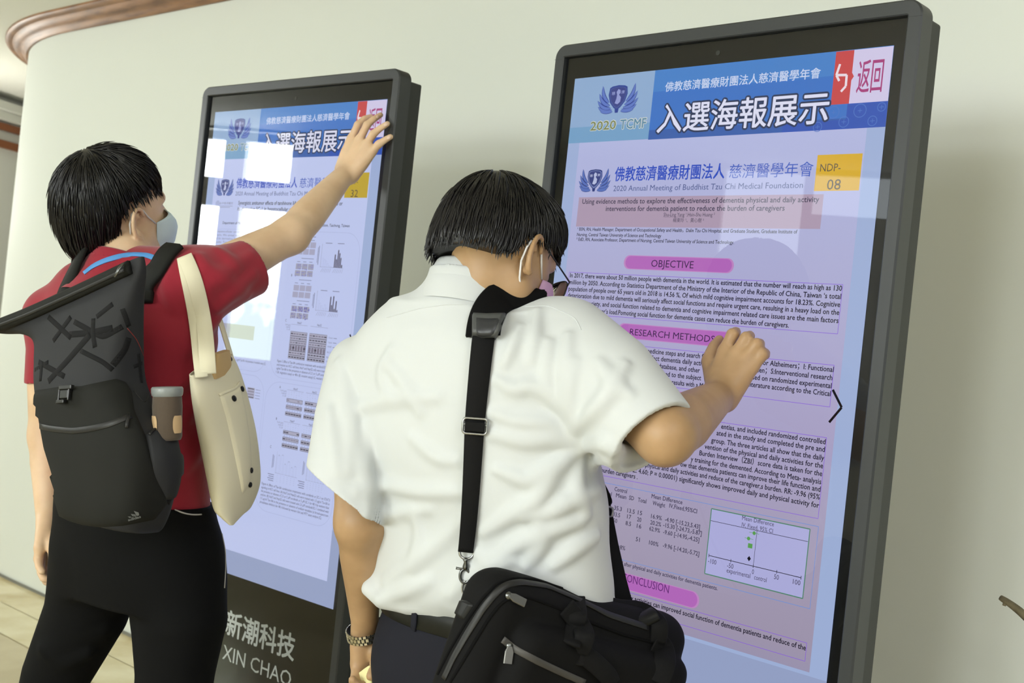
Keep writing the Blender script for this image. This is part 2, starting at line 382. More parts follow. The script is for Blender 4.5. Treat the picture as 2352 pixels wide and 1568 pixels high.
class Page:
    # flat graphics in the display plane; u right 0..1, v down 0..1 of the picture area
    def __init__(s, names): s.mb = MB(); s.names = names; s.layer = 0
    def mi(s, name):
        if name not in s.names: s.names.append(name)
        return s.names.index(name)
    def P(s, u, v, l): return ((u-.5)*KW, -.00012*l, KTOP - v*KH)
    def poly(s, pts, m, l=1): s.mb.add([s.P(u, v, l) for u, v in pts], [tuple(range(len(pts)))], s.mi(m))
    def rect(s, u0, v0, u1, v1, m, l=1): s.poly([(u0,v0),(u1,v0),(u1,v1),(u0,v1)], m, l)
    def line(s, a, b, w, m, l=3):
        d = np.array([(b[0]-a[0])*KW, (b[1]-a[1])*KH]); d = d/(np.linalg.norm(d)+1e-12); n = np.array([-d[1]/KW, d[0]/KH])*w/2
        s.poly([(a[0]+n[0],a[1]+n[1]),(b[0]+n[0],b[1]+n[1]),(b[0]-n[0],b[1]-n[1]),(a[0]-n[0],a[1]-n[1])], m, l)
    def path(s, pts, w, m, l=3, closed=False):
        for a, b in zip(pts, pts[1:]+([pts[0]] if closed else [])): s.line(a, b, w, m, l)
    def box(s, u0, v0, u1, v1, w, m, l=3): s.path([(u0,v0),(u1,v0),(u1,v1),(u0,v1)], w, m, l, True)
    def rrect_pts(s, u0, v0, u1, v1, r, n=8):
        ru, rv = r/KW, r/KH; out = []
        for (cu, cv, a0) in ((u1-ru, v0+rv, -90), (u1-ru, v1-rv, 0), (u0+ru, v1-rv, 90), (u0+ru, v0+rv, 180)):
            for k in range(n+1):
                a = math.radians(a0+90*k/n); out.append((cu+ru*math.cos(a), cv+rv*math.sin(a)))
        return out
    def rrect(s, u0, v0, u1, v1, r, m, l=1): s.poly(s.rrect_pts(u0,v0,u1,v1,r), m, l)
    def disc(s, u, v, r, m, l=2, n=20, ry=None):
        ry = ry or r
        s.poly([(u+r/KW*math.cos(2*math.pi*k/n), v+ry/KH*math.sin(2*math.pi*k/n)) for k in range(n)], m, l)
    def ring(s, u, v, r, w, m, l=2, n=20): s.path([(u+r/KW*math.cos(2*math.pi*k/n), v+r/KH*math.sin(2*math.pi*k/n)) for k in range(n)], w, m, l, True)
    def text(s, t, u0, u1, v, cap, m, l=4, bold=0.0, res=2, rot=0):
        # latin line: baseline at v, capital height cap (in v), stretched to u0..u1 (u1 None: natural width)
        V, F = text_mesh(t, res); x0, x1 = V[:,0].min(), V[:,0].max(); sy = cap*KH/.682
        sx = (u1-u0)*KW/(x1-x0) if u1 is not None else sy*.92
        X = (V[:,0]-x0)*sx; Y = V[:,1]*sy
        if rot:
            c, n = math.cos(rot), math.sin(rot); X, Y = X*c-Y*n, X*n+Y*c
        for k, (dx, dy) in enumerate([(0, 0)] if not bold else s.ring_off(bold*sy, 4 if bold < .02 else 8)):
            s.mb.add([((u0-.5)*KW+x+dx, -.00012*l-.00001*k, KTOP-v*KH+y+dy) for x, y in zip(X, Y)], F, s.mi(m))
    def ring_off(s, r, n): return [(r*math.cos(2*math.pi*k/n+.4), r*math.sin(2*math.pi*k/n+.4)) for k in range(n)]
    def cjk(s, t, u0, v0, u1, v1, m, l=4, bold=0.0, res=2):
        # fitted to a box
        V, F = text_mesh(t, res); a, b = V.min(0), V.max(0)
        X = (V[:,0]-a[0])/(b[0]-a[0]); Y = (V[:,1]-a[1])/(b[1]-a[1])
        em = (v1-v0)*KH
        for k, (dx, dy) in enumerate([(0, 0)] if not bold else s.ring_off(bold*em, 4 if bold < .03 else 12)):
            s.mb.add([((u0+(u1-u0)*x-.5)*KW+dx, -.00012*l-.00001*k, KTOP-(v1+(v0-v1)*y)*KH+dy) for x, y in zip(X, Y)], F, s.mi(m))
    def emblem(s, u0, v0, u1, v1, tone, l=3):
        # shield between two sprays of feathers
        cu = (u0+u1)/2; W = (u1-u0); H = (v1-v0)
        def q(x, y): return (cu+x*W/2, v0+y*H)
        feath = [((.20,.95),(.80,.93),.11),((.24,.90),(.94,.74),.14),((.30,.84),(.99,.52),.15),((.36,.74),(.93,.27),.16),((.42,.62),(.79,.0),.17)]
        for sg in (-1, 1):
            for i, (a, b, w) in enumerate(feath):
                for (ww, mm, dl) in ((w, tone+'_edge', 0), (w*.66, tone+'_fill', 1)):
                    A = np.array(a); B = np.array(b); d = B-A; L = np.linalg.norm(d); d = d/L; n = np.array([-d[1], d[0]]); pts = []
                    bend = .10*(1 if i > 0 else .2)
                    for k in range(9):
                        t = k/8; wd = ww*(math.sin(math.pi*min(1, t*.94+.06))**.6)*.5+.004; c = A+d*L*t+n*bend*math.sin(math.pi*t)
                        pts.append((c+n*wd, c-n*wd))
                    poly = [p for p, _ in pts]+[p for _, p in reversed(pts)]
                    s.poly([q(sg*p[0], p[1]) for p in poly], mm, l+dl)
        sh = [(-.42,.10),(-.3,.05),(0,.02),(.3,.05),(.42,.10),(.46,.35),(.36,.62),(.16,.82),(0,.90),(-.16,.82),(-.36,.62),(-.46,.35)]
        s.poly([q(*p) for p in sh], tone+'_edge', l+2)
        s.poly([q(p[0]*.90, .05+p[1]*.90) for p in sh], tone+'_rim', l+3)
        s.poly([q(p[0]*.80, .08+p[1]*.80) for p in sh], tone+'_core', l+4)
        fig = [(.0,.16),(.1,.2),(.12,.3),(.05,.36),(.16,.46),(.14,.62),(.02,.70),(-.12,.66),(-.06,.5),(-.04,.36),(-.08,.26)]
        s.poly([q(*p) for p in fig], tone+'_light', l+5)
        s.cjk('慈', *q(-.30,.24), *q(-.14,.36), tone+'_light', l+5, .02); s.cjk('濟', *q(.15,.22), *q(.31,.34), tone+'_light', l+5, .02)
        s.poly([q(-.1,.86), q(.1,.86), q(.07,1.0), q(-.07,1.0)], tone+'_edge', l+2)
    def para(s, lines, u0, u1, v, dv, cap, m, l=4, bold=0.0, last=None):
        for i, t in enumerate(lines):
            s.text(t, u0, u1 if (last is None or i < len(lines)-1) else last, v+i*dv, cap, m, l, bold)

# colours shown by the displays
SC = {}
def sc(name, col, k=1.0): SC[name] = (col, k)
sc('base', (164,182,222)); sc('base_low', (154,167,204)); sc('page', None); sc('head_pale', (146,176,214)); sc('head_pale_low', (120,165,205))
sc('head_blue', (62,118,202)); sc('head_blue_top', (72,132,206)); sc('head_low', (58,98,176)); sc('head_deep', (52,88,184)); sc('icon', (84,122,200))
sc('title_light', (226,228,250)); sc('title_edge', (46,58,92)); sc('sub', (206,218,246)); sc('gold', (126,136,92)); sc('gold_edge', (218,222,214)); sc('tc', (96,142,170))
sc('red', (204,74,78)); sc('back_pale', (214,206,238)); sc('back_text', (172,66,128)); sc('glyph', (240,226,236))
sc('e1_edge', (44,66,150)); sc('e1_fill', (98,124,200)); sc('e1_rim', (70,88,156)); sc('e1_core', (60,70,140)); sc('e1_light', (150,160,214))
sc('e2_edge', (48,62,128)); sc('e2_fill', (94,118,192)); sc('e2_rim', (120,134,188)); sc('e2_core', (62,72,134)); sc('e2_light', (188,196,230))
sc('name_blue', (46,80,196)); sc('name_thin', (66,96,196)); sc('eng', (84,96,150)); sc('yellow', (222,178,52)); sc('yellow2', (196,168,58)); sc('yel_text', (96,84,70))
sc('band', (178,158,182)); sc('ink', (30,28,44)); sc('ink_soft', (66,60,86)); sc('ink_faint', (126,130,164)); sc('pill', (184,108,192)); sc('pill_edge', (196,138,200)); sc('pill_text', (64,34,84)); sc('pill_text2', (104,50,120))
sc('violet', (142,98,222)); sc('sky_line', (112,150,222)); sc('plot_bg', (178,178,226)); sc('plot_edge', (84,136,110)); sc('green', (92,160,82)); sc('black', (16,15,22))
sc('page_l', (196,206,246)); sc('hair', (172,182,224)); sc('gel_bg', (176,176,200)); sc('gel_edge', (92,92,110)); sc('gel_dark', (58,56,72)); sc('gel_mid', (128,122,142)); sc('bar_dark', (96,92,116)); sc('cell', (172,172,200)); sc('cell_blue', (140,140,206)); sc('cell_deep', (104,100,184)); sc('cell_grey', (166,166,186))
EK = 0.93
def screen_material(nm):
    if nm == 'page':
        m = emission('screen_page', (200,200,240), EK); nt = m.node_tree
        if not any(n.type == 'VALTORGB' for n in nt.nodes):
            tc = nt.nodes.new('ShaderNodeTexCoord'); sp = nt.nodes.new('ShaderNodeSeparateXYZ'); mr = nt.nodes.new('ShaderNodeMapRange'); rp = nt.nodes.new('ShaderNodeValToRGB')
            mr.inputs['From Min'].default_value = KTOP; mr.inputs['From Max'].default_value = KTOP-KH
            nt.links.new(tc.outputs['Object'], sp.inputs[0]); nt.links.new(sp.outputs['Z'], mr.inputs['Value']); nt.links.new(mr.outputs[0], rp.inputs[0])
            cr = rp.color_ramp; st = [(.10,(184,190,232)),(.26,(180,182,222)),(.42,(178,174,212)),(.56,(174,166,202)),(.70,(169,160,186)),(.82,(164,154,178)),(.845,(160,153,181))]  # poster gradient, its colours greyed to include the reflected haze on the glass
            cr.elements[0].position = st[0][0]; cr.elements[0].color = lin(st[0][1]); cr.elements[1].position = st[-1][0]; cr.elements[1].color = lin(st[-1][1])
            for p, c in st[1:-1]: e = cr.elements.new(p); e.color = lin(c)
            nt.links.new(rp.outputs[0], [n for n in nt.nodes if n.type == 'EMISSION'][0].inputs[0])
        return m
    return emission('screen_'+nm, SC[nm][0], EK)

def header(p, ylw, num, pagem):
    p.rect(0, 0, 1, 1, 'base', 0); p.rect(0, .85, 1, 1, 'base_low', .5)
    p.rect(.044, .105, .953, .845 if pagem == 'page' else .9505, pagem, 1)
    p.rect(0, 0, .296, .108, 'head_pale', 2); p.rect(0, .082, .296, .108, 'head_pale_low', 2.3)
    p.rect(.296, 0, 1, .109, 'head_blue', 2); p.rect(.296, 0, 1, .034, 'head_blue_top', 2.2); p.rect(.296, .094, 1, .109, 'head_low', 2.2); p.rect(.895, .0745, 1, .109, 'head_deep', 2.4); p.rect(.72, .096, 1, .109, 'head_deep', 2.4)
    for (u, v, r) in ((.93,.085,.011),(.89,.099,.009),(.965,.1,.008),(.86,.085,.010),(.82,.104,.008),(.985,.082,.007)):
        p.ring(u, v, r, .0012, 'icon', 3, 14); p.line((u-.006, v), (u+.006, v), .001, 'icon', 3); p.line((u, v-.003), (u, v+.003), .001, 'icon', 3)
    p.emblem(.096, .017, .247, .0625, 'e1', 4)
    p.text('2020', .081, .175, .0886, .0140, 'gold_edge', 4, .06); p.text('2020', .081, .175, .0886, .0138, 'gold', 6.5, .016)
    p.text('TCMF', .191, .283, .0894, .0150, 'gold_edge', 4, .06); p.text('TCMF', .191, .283, .0894, .0148, 'tc', 6.5, .016)
    p.cjk('佛教慈濟醫療財團法人慈濟醫學年會', .337, .0203, .813, .0356, 'sub', 5, .012)
    p.cjk('入選海報展示', .3235, .0548, .8455, .0995, 'title_edge', 5, .075); p.cjk('入選海報展示', .3235, .0548, .8455, .0995, 'title_light', 7.5, .014)
    p.rect(.850, .0008, .8985, .0744, 'red', 4); p.poly([(.8985,.032),(.9045,.0372),(.8985,.0424)], 'red', 4.2)
    p.rect(.8985, .0008, .9995, .0744, 'back_pale', 3.5)
    p.path([(.8640,.0185),(.8570,.0335),(.8850,.0345),(.8855,.0500),(.8740,.0570)], .0042, 'glyph', 6); p.line((.857,.0335),(.8665,.0420), .004, 'glyph', 6)
    p.cjk('返回', .9145, .0165, .980, .0613, 'back_text', 6, .006)
    p.emblem(.0574, .1520, .1780, .1890, 'e2', 4)
    p.cjk('佛教慈濟醫療財團法人', .191, .1500, .561, .1732, 'name_blue', 5, .014)
    p.cjk('慈濟醫學年會', .576, .1520, .821, .1732, 'name_thin', 5, .0)
    p.text('2020 Annual Meeting of Buddhist Tzu Chi Medical Foundation', .191, .797, .1890, .0086, 'eng', 5)
    p.rect(.829, .1435, .9492, .1937, ylw, 4)
    p.text('NDP-', .8398, .8948, .1667, .0105, 'yel_text', 5); p.text(num, .8632, .9000, .1921, .0142, 'yel_text', 5)

def pill(p, t, u0, u1, v0, v1, tu0, tu1, base, cap, tm='pill_text'):
    r = (v1-v0)*KH/2
    p.rrect(u0-.006, v0-.0012, u1+.006, v1+.0012, r+.0014, 'pill_edge', 2.6); p.rrect(u0, v0, u1, v1, r, 'pill', 3)
    p.text(t, tu0, tu1, base, cap, tm, 5)

def page_right():
    p = Page([]); header(p, 'yellow', '08', 'page')
    p.rect(.065, .1982, .857, .2463, 'band', 3)
    p.text('Using evidence methods to explore the effectiveness of dementia physical and daily activity', .080, .846, .2090, .0078, 'ink_soft', 5, .012)
    p.text('interventions for dementia patient to reduce the burden of caregivers', .171, .752, .2208, .0078, 'ink_soft', 5, .012)
    p.text('Shu-Ling Yang ¹,Hsin-Shu Huang ²', .3777, .5444, .2293, .0056, 'ink_soft', 5); p.line((.378,.2302),(.445,.2302), .0004, 'ink_soft', 5)
    p.cjk('楊東玲 ¹、黃心樹 ²', .411, .2316, .512, .2384, 'ink_soft', 5)
    p.text('¹ BSN, RN, Health Manager, Department of Occupational Safety and Health，Dalin Tzu Chi Hospital, and Graduate Student, Graduate Institute of', .0727, .795, .2530, .0052, 'ink', 5, .012)
    p.text('Nursing, Central Taiwan University of Science and Technology', .0727, .377, .2619, .0052, 'ink', 5, .012)
    p.text('² EdD, RN, Associate Professor, Department of Nursing, Central Taiwan University of Science and Technology.', .0727, .613, .2696, .0052, 'ink', 5, .012)
    pill(p, 'OBJECTIVE', .2626, .614, .2918, .3114, .353, .494, .3075, .0108)
    W_ = .0005*KW*1.4
    p.box(.058, .3215, .9333, .3884, .0009, 'violet', 3)
    c = .0071
    for t, v, a, b in (("In 2017, there were about 50 million people with dementia in the world. It is estimated that the number will reach as high as 130", .3300, .0626, .9324),
        ("million by 2050. According to Statistics Department of the Ministry of the Interior of the Republic of China, Taiwan ‘s total", .3411, .0626, .9323),
        ("population of people over 65 years old in 2018 is 14.56 %, Of which mild cognitive impairment accounts for 18.23%. Cognitive", .3520, .0626, .9321),
        ("deterioration due to mild dementia will seriously affect social functions and require urgent care, resulting in a heavy load on the", .3627, .0626, .9319),
        ("family and society, and social function related to dementia and cognitive impairment related care issues are the main factors", .3738, .0626, .9322),
        ("affecting the caregiver’s load.Pomoting social function for dementia cases can reduce the burden of caregivers.", .3850, .0626, .799)):
        p.text(t, a, b, v, c, 'ink', 5, .016)
    pill(p, 'RESEARCH METHODS', .2662, .640, .3988, .4200, .3044, .5852, .4151, .0098)
    p.box(.058, .4310, .9331, .4876, .0009, 'violet', 3)
    for t, v, a, b in (("evidence based medicine steps and search f", .4403, .2585, .556), ("or Alzheimers；I: Functional", .4403, .7371, .9331),
        ("nal activity；O: Affect dementia daily acti", .4506, .2560, .5517), ("den；S:Interventional research", .4514, .7200, .9320),
        ("Med, to Huayi database, and other", .4614, .3130, .5497), ("sed on randomized experimental", .4624, .7110, .9320),
        ("evidence related to the subject", .4724, .3430, .5560), ("literature according to the Critical", .4731, .7030, .9322), ("d analyze the results with a M", .4834, .3770, .5640)):
        p.text(t, a, b, v, c, 'ink', 5, .016)
    pill(p, 'RESULTS', .32, .60, .4938, .5140, .386, .494, .5090, .0098)
    p.box(.058, .5294, .9335, .6392, .0009, 'violet', 3)
    for t, v, a, b in (("entias, and included randomized controlled", .5384, .6340, .9320), ("ated in the study and completed the pre and", .5488, .6220, .9323), ("group. The three articles all show that the daily", .5603, .6080, .9328),
        ("vention of the physical and daily activities for the", .5710, .5900, .9323), ("Burden Interview（ZBI）score data is taken for the", .5817, .5760, .9320), ("y training for the demented. According to Meta- analysis", .5927, .5510, .9318),
        ("ow that dementia patients can improve their life function and", .6029, .5200, .9320), ("s of physical and daily activities and reduce of the caregiver,s burden. RR: -9.96 (95%", .6135, .3770, .9323),
        ("effect Z: 4.60; P = 0.00001) significantly shows improved daily and physical activity for", .6248, .3210, .9329), ("burden caregivers .", .6342, .2550, .3841)):
        p.text(t, a, b, v, c, 'ink', 5, .016)
    p.box(.058, .6497, .9370, .7611, .0009, 'sky_line', 3)
    s_ = .0062
    for t, a, b, v in (('Total', .2717, .301, .6682), ('Control', .3096, .353, .6590), ('Mean Difference', .4373, .5386, .6580), ('Mean', .3169, .3523, .6680), ('SD', .3626, .3792, .6676), ('Total', .3931, .422, .6678), ('Weight', .4431, .4849, .6680), ('IV,Fixed,95%CI', .4987, .5874, .6667),
        ('15', .272, .285, .688), ('35.3', .3149, .3416, .6878), ('13.5', .3612, .3866, .6875), ('15', .3976, .4117, .6871), ('16.9%', .4428, .4784, .6880), ('-4.90 [-15.23,5.43]', .4892, .6015, .6882),
        ('33.5', .3136, .3379, .6978), ('17', .3624, .3762, .6967), ('20', .3976, .4116, .6974), ('20.2%', .4426, .4782, .6975), ('-15.30 [-24.73,-5.87]', .4856, .6089, .6969),
        ('50', .3159, .3299, .7075), ('8.5', .3598, .3786, .7071), ('16', .399, .4139, .7073), ('62.9%', .4413, .4766, .7069), ('-9.60 [-14.95,-4.25]', .4878, .6035, .7072),
        ('51', .4002, .4137, .7275), ('100%', .4452, .4766, .7278), ('-9.96 [-14.20,-5.72]', .4916, .6079, .7271), ('I²=8%', .3313, .3675, .7458)):
        p.text(t, a, b, v, s_, 'ink_soft', 5, .014)
    p.rect(.6306, .6553, .9154, .7499, 'plot_bg', 3.4); p.box(.6306, .6553, .9154, .7499, .0018, 'plot_edge', 4)
    p.line((.632,.6726),(.9135,.6726), .0008, 'black', 4); p.line((.7707,.6728),(.7707,.7226), .0007, 'black', 4)
    p.text('Mean Difference', .7244, .8165, .6620, .0060, 'ink_soft', 5); p.text('IV, Fixed, 95% CI', .7253, .8154, .6716, .0060, 'ink_soft', 5)
    p.line((.7489,.677),(.7778,.677), .0007, 'green', 4.2); p.disc(.7634, .677, .0032, 'green', 4.4); p.line((.7379,.6861),(.7628,.6861), .0007, 'green', 4.2); p.disc(.7491, .6861, .0032, 'green', 4.4)
    p.rect(.7493, .6925, .7622, .6990, 'green', 4.4); p.poly([(.7566,.7100),(.7617,.7136),(.7566,.7175),(.7509,.7138)], 'black', 4.4)
    p.line((.638,.7228),(.905,.7228), .0011, 'black', 4.2)
    for u in (.638, .7045, .7707, .838, .905): p.line((u,.7203),(u,.7253), .0010, 'black', 4.3)
    for t, a, b, v in (('-100', .6372, .6623, .7335), ('-50', .6953, .7138, .7334), ('0', .7688, .7744, .7338), ('50', .8321, .8454, .7332), ('100', .8845, .9051, .7335), ('experimental', .6954, .7652, .7404), ('control', .7769, .8126, .7405)):
        p.text(t, a, b, v, .0066, 'ink_soft', 5)
    p.text('load after physical and daily activities for dementia patients.', .3423, .6741, .7690, .0058, 'ink_soft', 5, .014)
    pill(p, 'CONCLUSION', .25, .617, .7805, .8030, .3672, .5256, .7922, .0118, 'pill_text2')
    p.box(.058, .8072, .9386, .8319, .0009, 'violet', 3)
    p.text('physical and daily activities can improved social function of dementia patients and reduce of the', .2980, .9376, .8175, .0071, 'ink', 5, .016)
    p.path([(.9365,.464),(.9645,.4862),(.9360,.5083)], .0042, 'black', 6)
    return p

def page_left():
    p = Page([]); header(p, 'yellow2', '32', 'page_l')
    p.text('Synergistic antitumor effects of tanshinone IIA in combination with sorafenib or', .216, .825, .2090, .0080, 'ink', 5, .01)
    p.text('its derivative SC-1 in hepatocellular carcinoma', .2147, .62, .2218, .0080, 'ink', 5, .01)
    p.disc(.081, .208, .010, 'hair', 4); p.cjk('台中慈濟醫院', .095, .2035, .181, .2090, 'ink_faint', 5); p.line((.095,.2125),(.181,.2125), .001, 'ink_faint', 5); p.line((.095,.2155),(.165,.2155), .001, 'ink_faint', 5)
    p.text('Department of Medical Research, Taichung Tzu Chi Hospital, Buddhist Tzu Chi Medical Foundation, Taichung, Taiwan', .1285, .8749, .2524, .0056, 'ink', 5, .008)
    body = ['In hepatocellular carcinoma sorafenib is the standard','of care. We aimed to determine whether tanshinone','and its derivative SC-1 can be combined and assess','Results: Tan-IIA combined with sorafenib and SC-1','showed synergistic inhibition of the cell viability,','migration and invasion in the cell lines examined.']
    for i, t in enumerate(body): p.text(t, .079, .46, .2711+i*.0079, .0046, 'ink_faint', 5)
    # right-hand panel with the cell pictures, bars and gels
    p.path(p.rrect_pts(.514, .2637, .942, .570, .05), .0009, 'hair', 3, True)
    p.path(p.rrect_pts(.509, .579, .940, .849, .05), .0009, 'hair', 3, True)
    p.path(p.rrect_pts(.05, .2637, .492, .5655, .05), .0009, 'hair', 3, True); p.path(p.rrect_pts(.05, .574, .497, .849, .05), .0009, 'hair', 3, True)
    rnd = random.Random(3)
    for gi, (v0, kind) in enumerate(((.2855,'cell'), (.3304,'mix'), (.3748,'cell'), (.4180,'blue'))):
        p.line((.63, v0-.011),(.70, v0-.011), .0014, 'ink_faint', 4)
        for r in range(2):
            for c in range(3):
                u = .602+c*.0345+(.002 if r == 0 else 0); v = v0+r*.0140
                b = 'cell' if kind == 'cell' else 'cell_grey'
                p.rect(u, v, u+.031, v+.0118, b, 4)
                if kind != 'cell':
                    for _ in range(26 if kind == 'blue' and r == 0 else 12):
                        a, bb = u+.002+rnd.random()*.027, v+.0009+rnd.random()*.0100
                        p.rect(a, bb, a+.002+rnd.random()*.004, bb+.0006+rnd.random()*.002, 'cell_deep' if kind == 'blue' and rnd.random() < .6 else 'cell_blue', 4.4)
        for c in range(3): p.line((.608+c*.0345, v0-.004), (.626+c*.0345, v0-.004), .0014, 'ink_faint', 4)
    for (vb, vt, dark, light) in ((.3346, .2889, (.7,.45,.95,.78,.54,.16), (.72,.6,.5,.3,.12,.06)), (.4231, .385, (.95,.42,1.0,.2,.7,.13), (1.0,.7,.5,.25,.6,.3))):
        H = vb-vt
        p.line((.738,vb),(.862,vb), .0007, 'ink_faint', 4); p.line((.740,vb),(.740,vt-.002), .0007, 'ink_faint', 4)
        for i, h in enumerate(light): p.box(.747+i*.0095, vb-h*H*.55, .7545+i*.0095, vb, .0006, 'hair', 4)
        for i, h in enumerate(dark): p.rect(.813+i*.0078, vb-h*H*.82, .8190+i*.0078, vb, 'bar_dark', 4.2); p.line((.816+i*.0078, vb-h*H*.82-.002),(.816+i*.0078, vb-h*H*.82), .0006, 'ink_faint', 4)
        for u0 in (.757, .822): p.line((u0,vt-.003),(u0+.036,vt-.003), .0016, 'ink_faint', 4)
        for i in range(6):
            for u0 in (.745, .810): p.line((u0+i*.0095, vb+.0105),(u0+.010+i*.0085, vb+.0025), .0007, 'ink_faint', 4)
        p.line((.725,vb-.004),(.725,vt+.003), .0022, 'ink_faint', 4); p.line((.7195,vb-.008),(.7195,vt+.006), .0016, 'ink_faint', 4)
    p.text('C', .5764, None, .4525, .0050, 'ink_soft', 4); p.text('B', .5830, None, .3580, .0050, 'ink_soft', 4)
    for (ua, ub, t) in ((.6136, .705, 'Huh7'), (.7224, .818, 'HepG2')):
        p.line((ua,.4565),(ub,.4565), .0006, 'ink_faint', 4); p.text(t, (ua+ub)/2-.012, (ua+ub)/2+.012, .4545, .0044, 'ink_soft', 4)
    for i, t in enumerate(('Tan-IIA (μg/ml)', 'Sorafenib (μM)', 'SC-1 (μM)')): p.text(t, .578+.006*i, .609, .4600+i*.0046, .0032, 'ink_faint', 4)
    rows = [(.4710,.0090),(.4806,.0085),(.4897,.0080),(.4983,.0120),(.5108,.0085),(.5198,.0072)]
    for gi, (ua, ub) in enumerate(((.6146,.7080), (.7218,.8170))):
        p.rect(ua, .4708, ub, .5270, 'gel_bg', 3.6)
        for ri, (v, h) in enumerate(rows):
            p.box(ua, v, ub, v+h, .0008, 'gel_edge', 4.4)
            for c in range(6):
                w = (ub-ua)/6; dk = 'gel_dark' if (ri == 5 or (gi == 1 and ri in (1,4)) or (c*7+ri*3+gi) % 4 == 0) else 'gel_mid'
                p.rect(ua+w*c+w*.12, v+h*.38, ua+w*c+w*.88, v+h*(.62 if ri != 5 else .70), dk, 4.2)
                if ri == 3: p.rect(ua+w*c+w*.15, v+h*.1, ua+w*c+w*.85, v+h*.95, 'gel_mid', 4.1)
            if gi == 1: p.text(('Cleaved','Caspase','PARP','Bcl-2','Bax','Actin')[ri], .8263, .848, v+h*.65, .0034, 'ink_faint', 4); p.line((.853,v+h*.5),(.871,v+h*.5), .0014, 'ink_faint', 4)
    cap = ['Figure 3. Effect of Tan-IIA combination treatment with sorafenib/SC-1 in the migration', 'and invasion on HCC cell lines. Huh7 and HepG2 cells were treated with or without', 'ug/ml Tan-IIA in the presence or absence of 2.5 or 5 μM sorafenib or 5 μM SC-1', '1 (A, migration assay) or 48 h (B, invasion assay) (C, western blot analysis).']
    for i, t in enumerate(cap): p.text(t, .555, .905 if i < 3 else .880, .5378+i*.0078, .0050, 'ink_soft', 5)
    def blots(v0, tag_, pats):
        p.text(tag_, .5835, None, v0-.018, .0050, 'ink_soft', 4)
        for (ua, ub, t) in ((.6303,.7229,'Huh7'), (.7365,.8280,'HepG2')):
            p.line((ua,v0-.0175),(ub,v0-.0175), .0006, 'ink_faint', 4); p.text(t, (ua+ub)/2-.012, (ua+ub)/2+.012, v0-.0190, .0044, 'ink_soft', 4)
        for i in range(3): p.text(('Tan-IIA (μg/ml)','Sorafenib (μM)','SC-1 (μM)')[i], .591+.008*i, .627, v0-.0125+i*.0050, .0034, 'ink_faint', 4)
        for i in range(6):
            for j in range(3): p.text('+' if (i+j) % 3 else '-', .640+i*.0145, None, v0-.0125+j*.005, .0026, 'ink_faint', 4); p.text('+' if (i*2+j) % 3 else '-', .745+i*.0145, None, v0-.0125+j*.005, .0026, 'ink_faint', 4)
        for gi, (ua, ub) in enumerate(((.6330,.7222), (.7369,.8278))):
            for ri in range(3):
                v = v0+ri*.0137; h = .0072
                p.rect(ua, v, ub, v+h, 'gel_bg', 3.6); p.box(ua, v, ub, v+h, .0010, 'gel_edge', 4.4)
                for c in range(6):
                    w = (ub-ua)/6; a = pats[gi][ri][c]
                    if a == '0': continue
                    p.rect(ua+w*c+w*.08, v+h*.36, ua+w*c+w*.92, v+h*(.60 if a == '1' else .68), 'gel_mid' if a == '1' else 'gel_dark', 4.2)
                if ri < 2:
                    for c in range(6): p.rect(ua+.006+c*.0147, v+h+.002, ua+.010+c*.0147, v+h+.0052, 'hair', 4)
        for ri, t in enumerate(('p-STAT3', 'STAT3', 'Actin')): p.text(t, .833, .858, v0+ri*.0137+.005, .0040, 'ink_soft', 4); p.line((.868,v0+ri*.0137+.003),(.882,v0+ri*.0137+.003), .0014, 'ink_faint', 4)
    blots(.6093, 'A', (('100010','111121','222222'), ('222020','222121','222222')))
    blots(.6752, 'B', (('220002','211111','222222'), ('121200','222222','222222')))
    p.text('C', .5664, None, .7170, .0050, 'ink_soft', 4)
    for (ua, ub, hs) in ((.6115, .7345, (.95,1.0,.55,.72,.45,.55)), (.7855, .8850, (.95,.9,.8,.4,.5,.3))):
        p.line((ua,.7655),(ub,.7655), .0006, 'ink_faint', 4); p.line((ua,.7655),(ua,.722), .0006, 'ink_faint', 4); w = (ub-ua)/6.4
        for i, h in enumerate(hs): p.box(ua+w*(i+.35), .7655-h*.038, ua+w*(i+1.0), .7655, .0006, 'hair', 4); p.line((ua+w*(i+.5), .7655-h*.038-.0012),(ua+w*(i+.85), .7655-h*.038-.0012), .0008, 'ink_faint', 4)
        p.line((ua-.016,.755),(ua-.016,.731), .0018, 'ink_faint', 4); p.line((ua-.022,.757),(ua-.022,.729), .0018, 'ink_faint', 4)
        for i in range(4): p.line((ua-.042+.006*(i%2),.7705+i*.0042),(ua-.006,.7705+i*.0042), .0018, 'ink_faint', 4)
        for i in range(6):
            for j in range(4): p.line((ua+w*(i+.6), .7695+j*.0042),(ua+w*(i+.6)+.004, .7695+j*.0042), .0012, 'hair', 4)
    cap = ['Figure 4. Effect of Tan-IIA combination treatments with sorafenib or SC-1 on STAT3', 'signaling in HCC cell lines. (A) Huh7 and HepG2 cells were treated with 1.5 μg/ml Tan-IIA in', 'the presence or absence of 2.5 or 5 μM sorafenib or 5 μM SC-1 for 48 h by western blot', 'analysis. (B) Huh7 and HepG2 cells were treated with 2.5 μM sorafenib/SC-1 combined with', '1.5 μg/ml Tan-IIA in the presence or absence of sodium vanadate (a broad-spectrum', 'phosphatase inhibitor) for 48 h followed by western blot and MTT assay analysis (C).']
    for i, t in enumerate(cap): p.text(t, .541, .9245 if i < 5 else .891, .7958+i*.0077, .0050, 'ink_soft', 5)
    # left-hand gels
    p.rect(.395, .600, .440, .6230, 'gel_bg', 3.6)
    for i in range(4): p.line((.398,.6025+i*.006),(.437,.6025+i*.006), .0020, 'gel_dark' if i in (0,3) else 'gel_mid', 4); p.line((.445,.6030+i*.006),(.475,.6030+i*.006), .0012, 'ink_faint', 4)
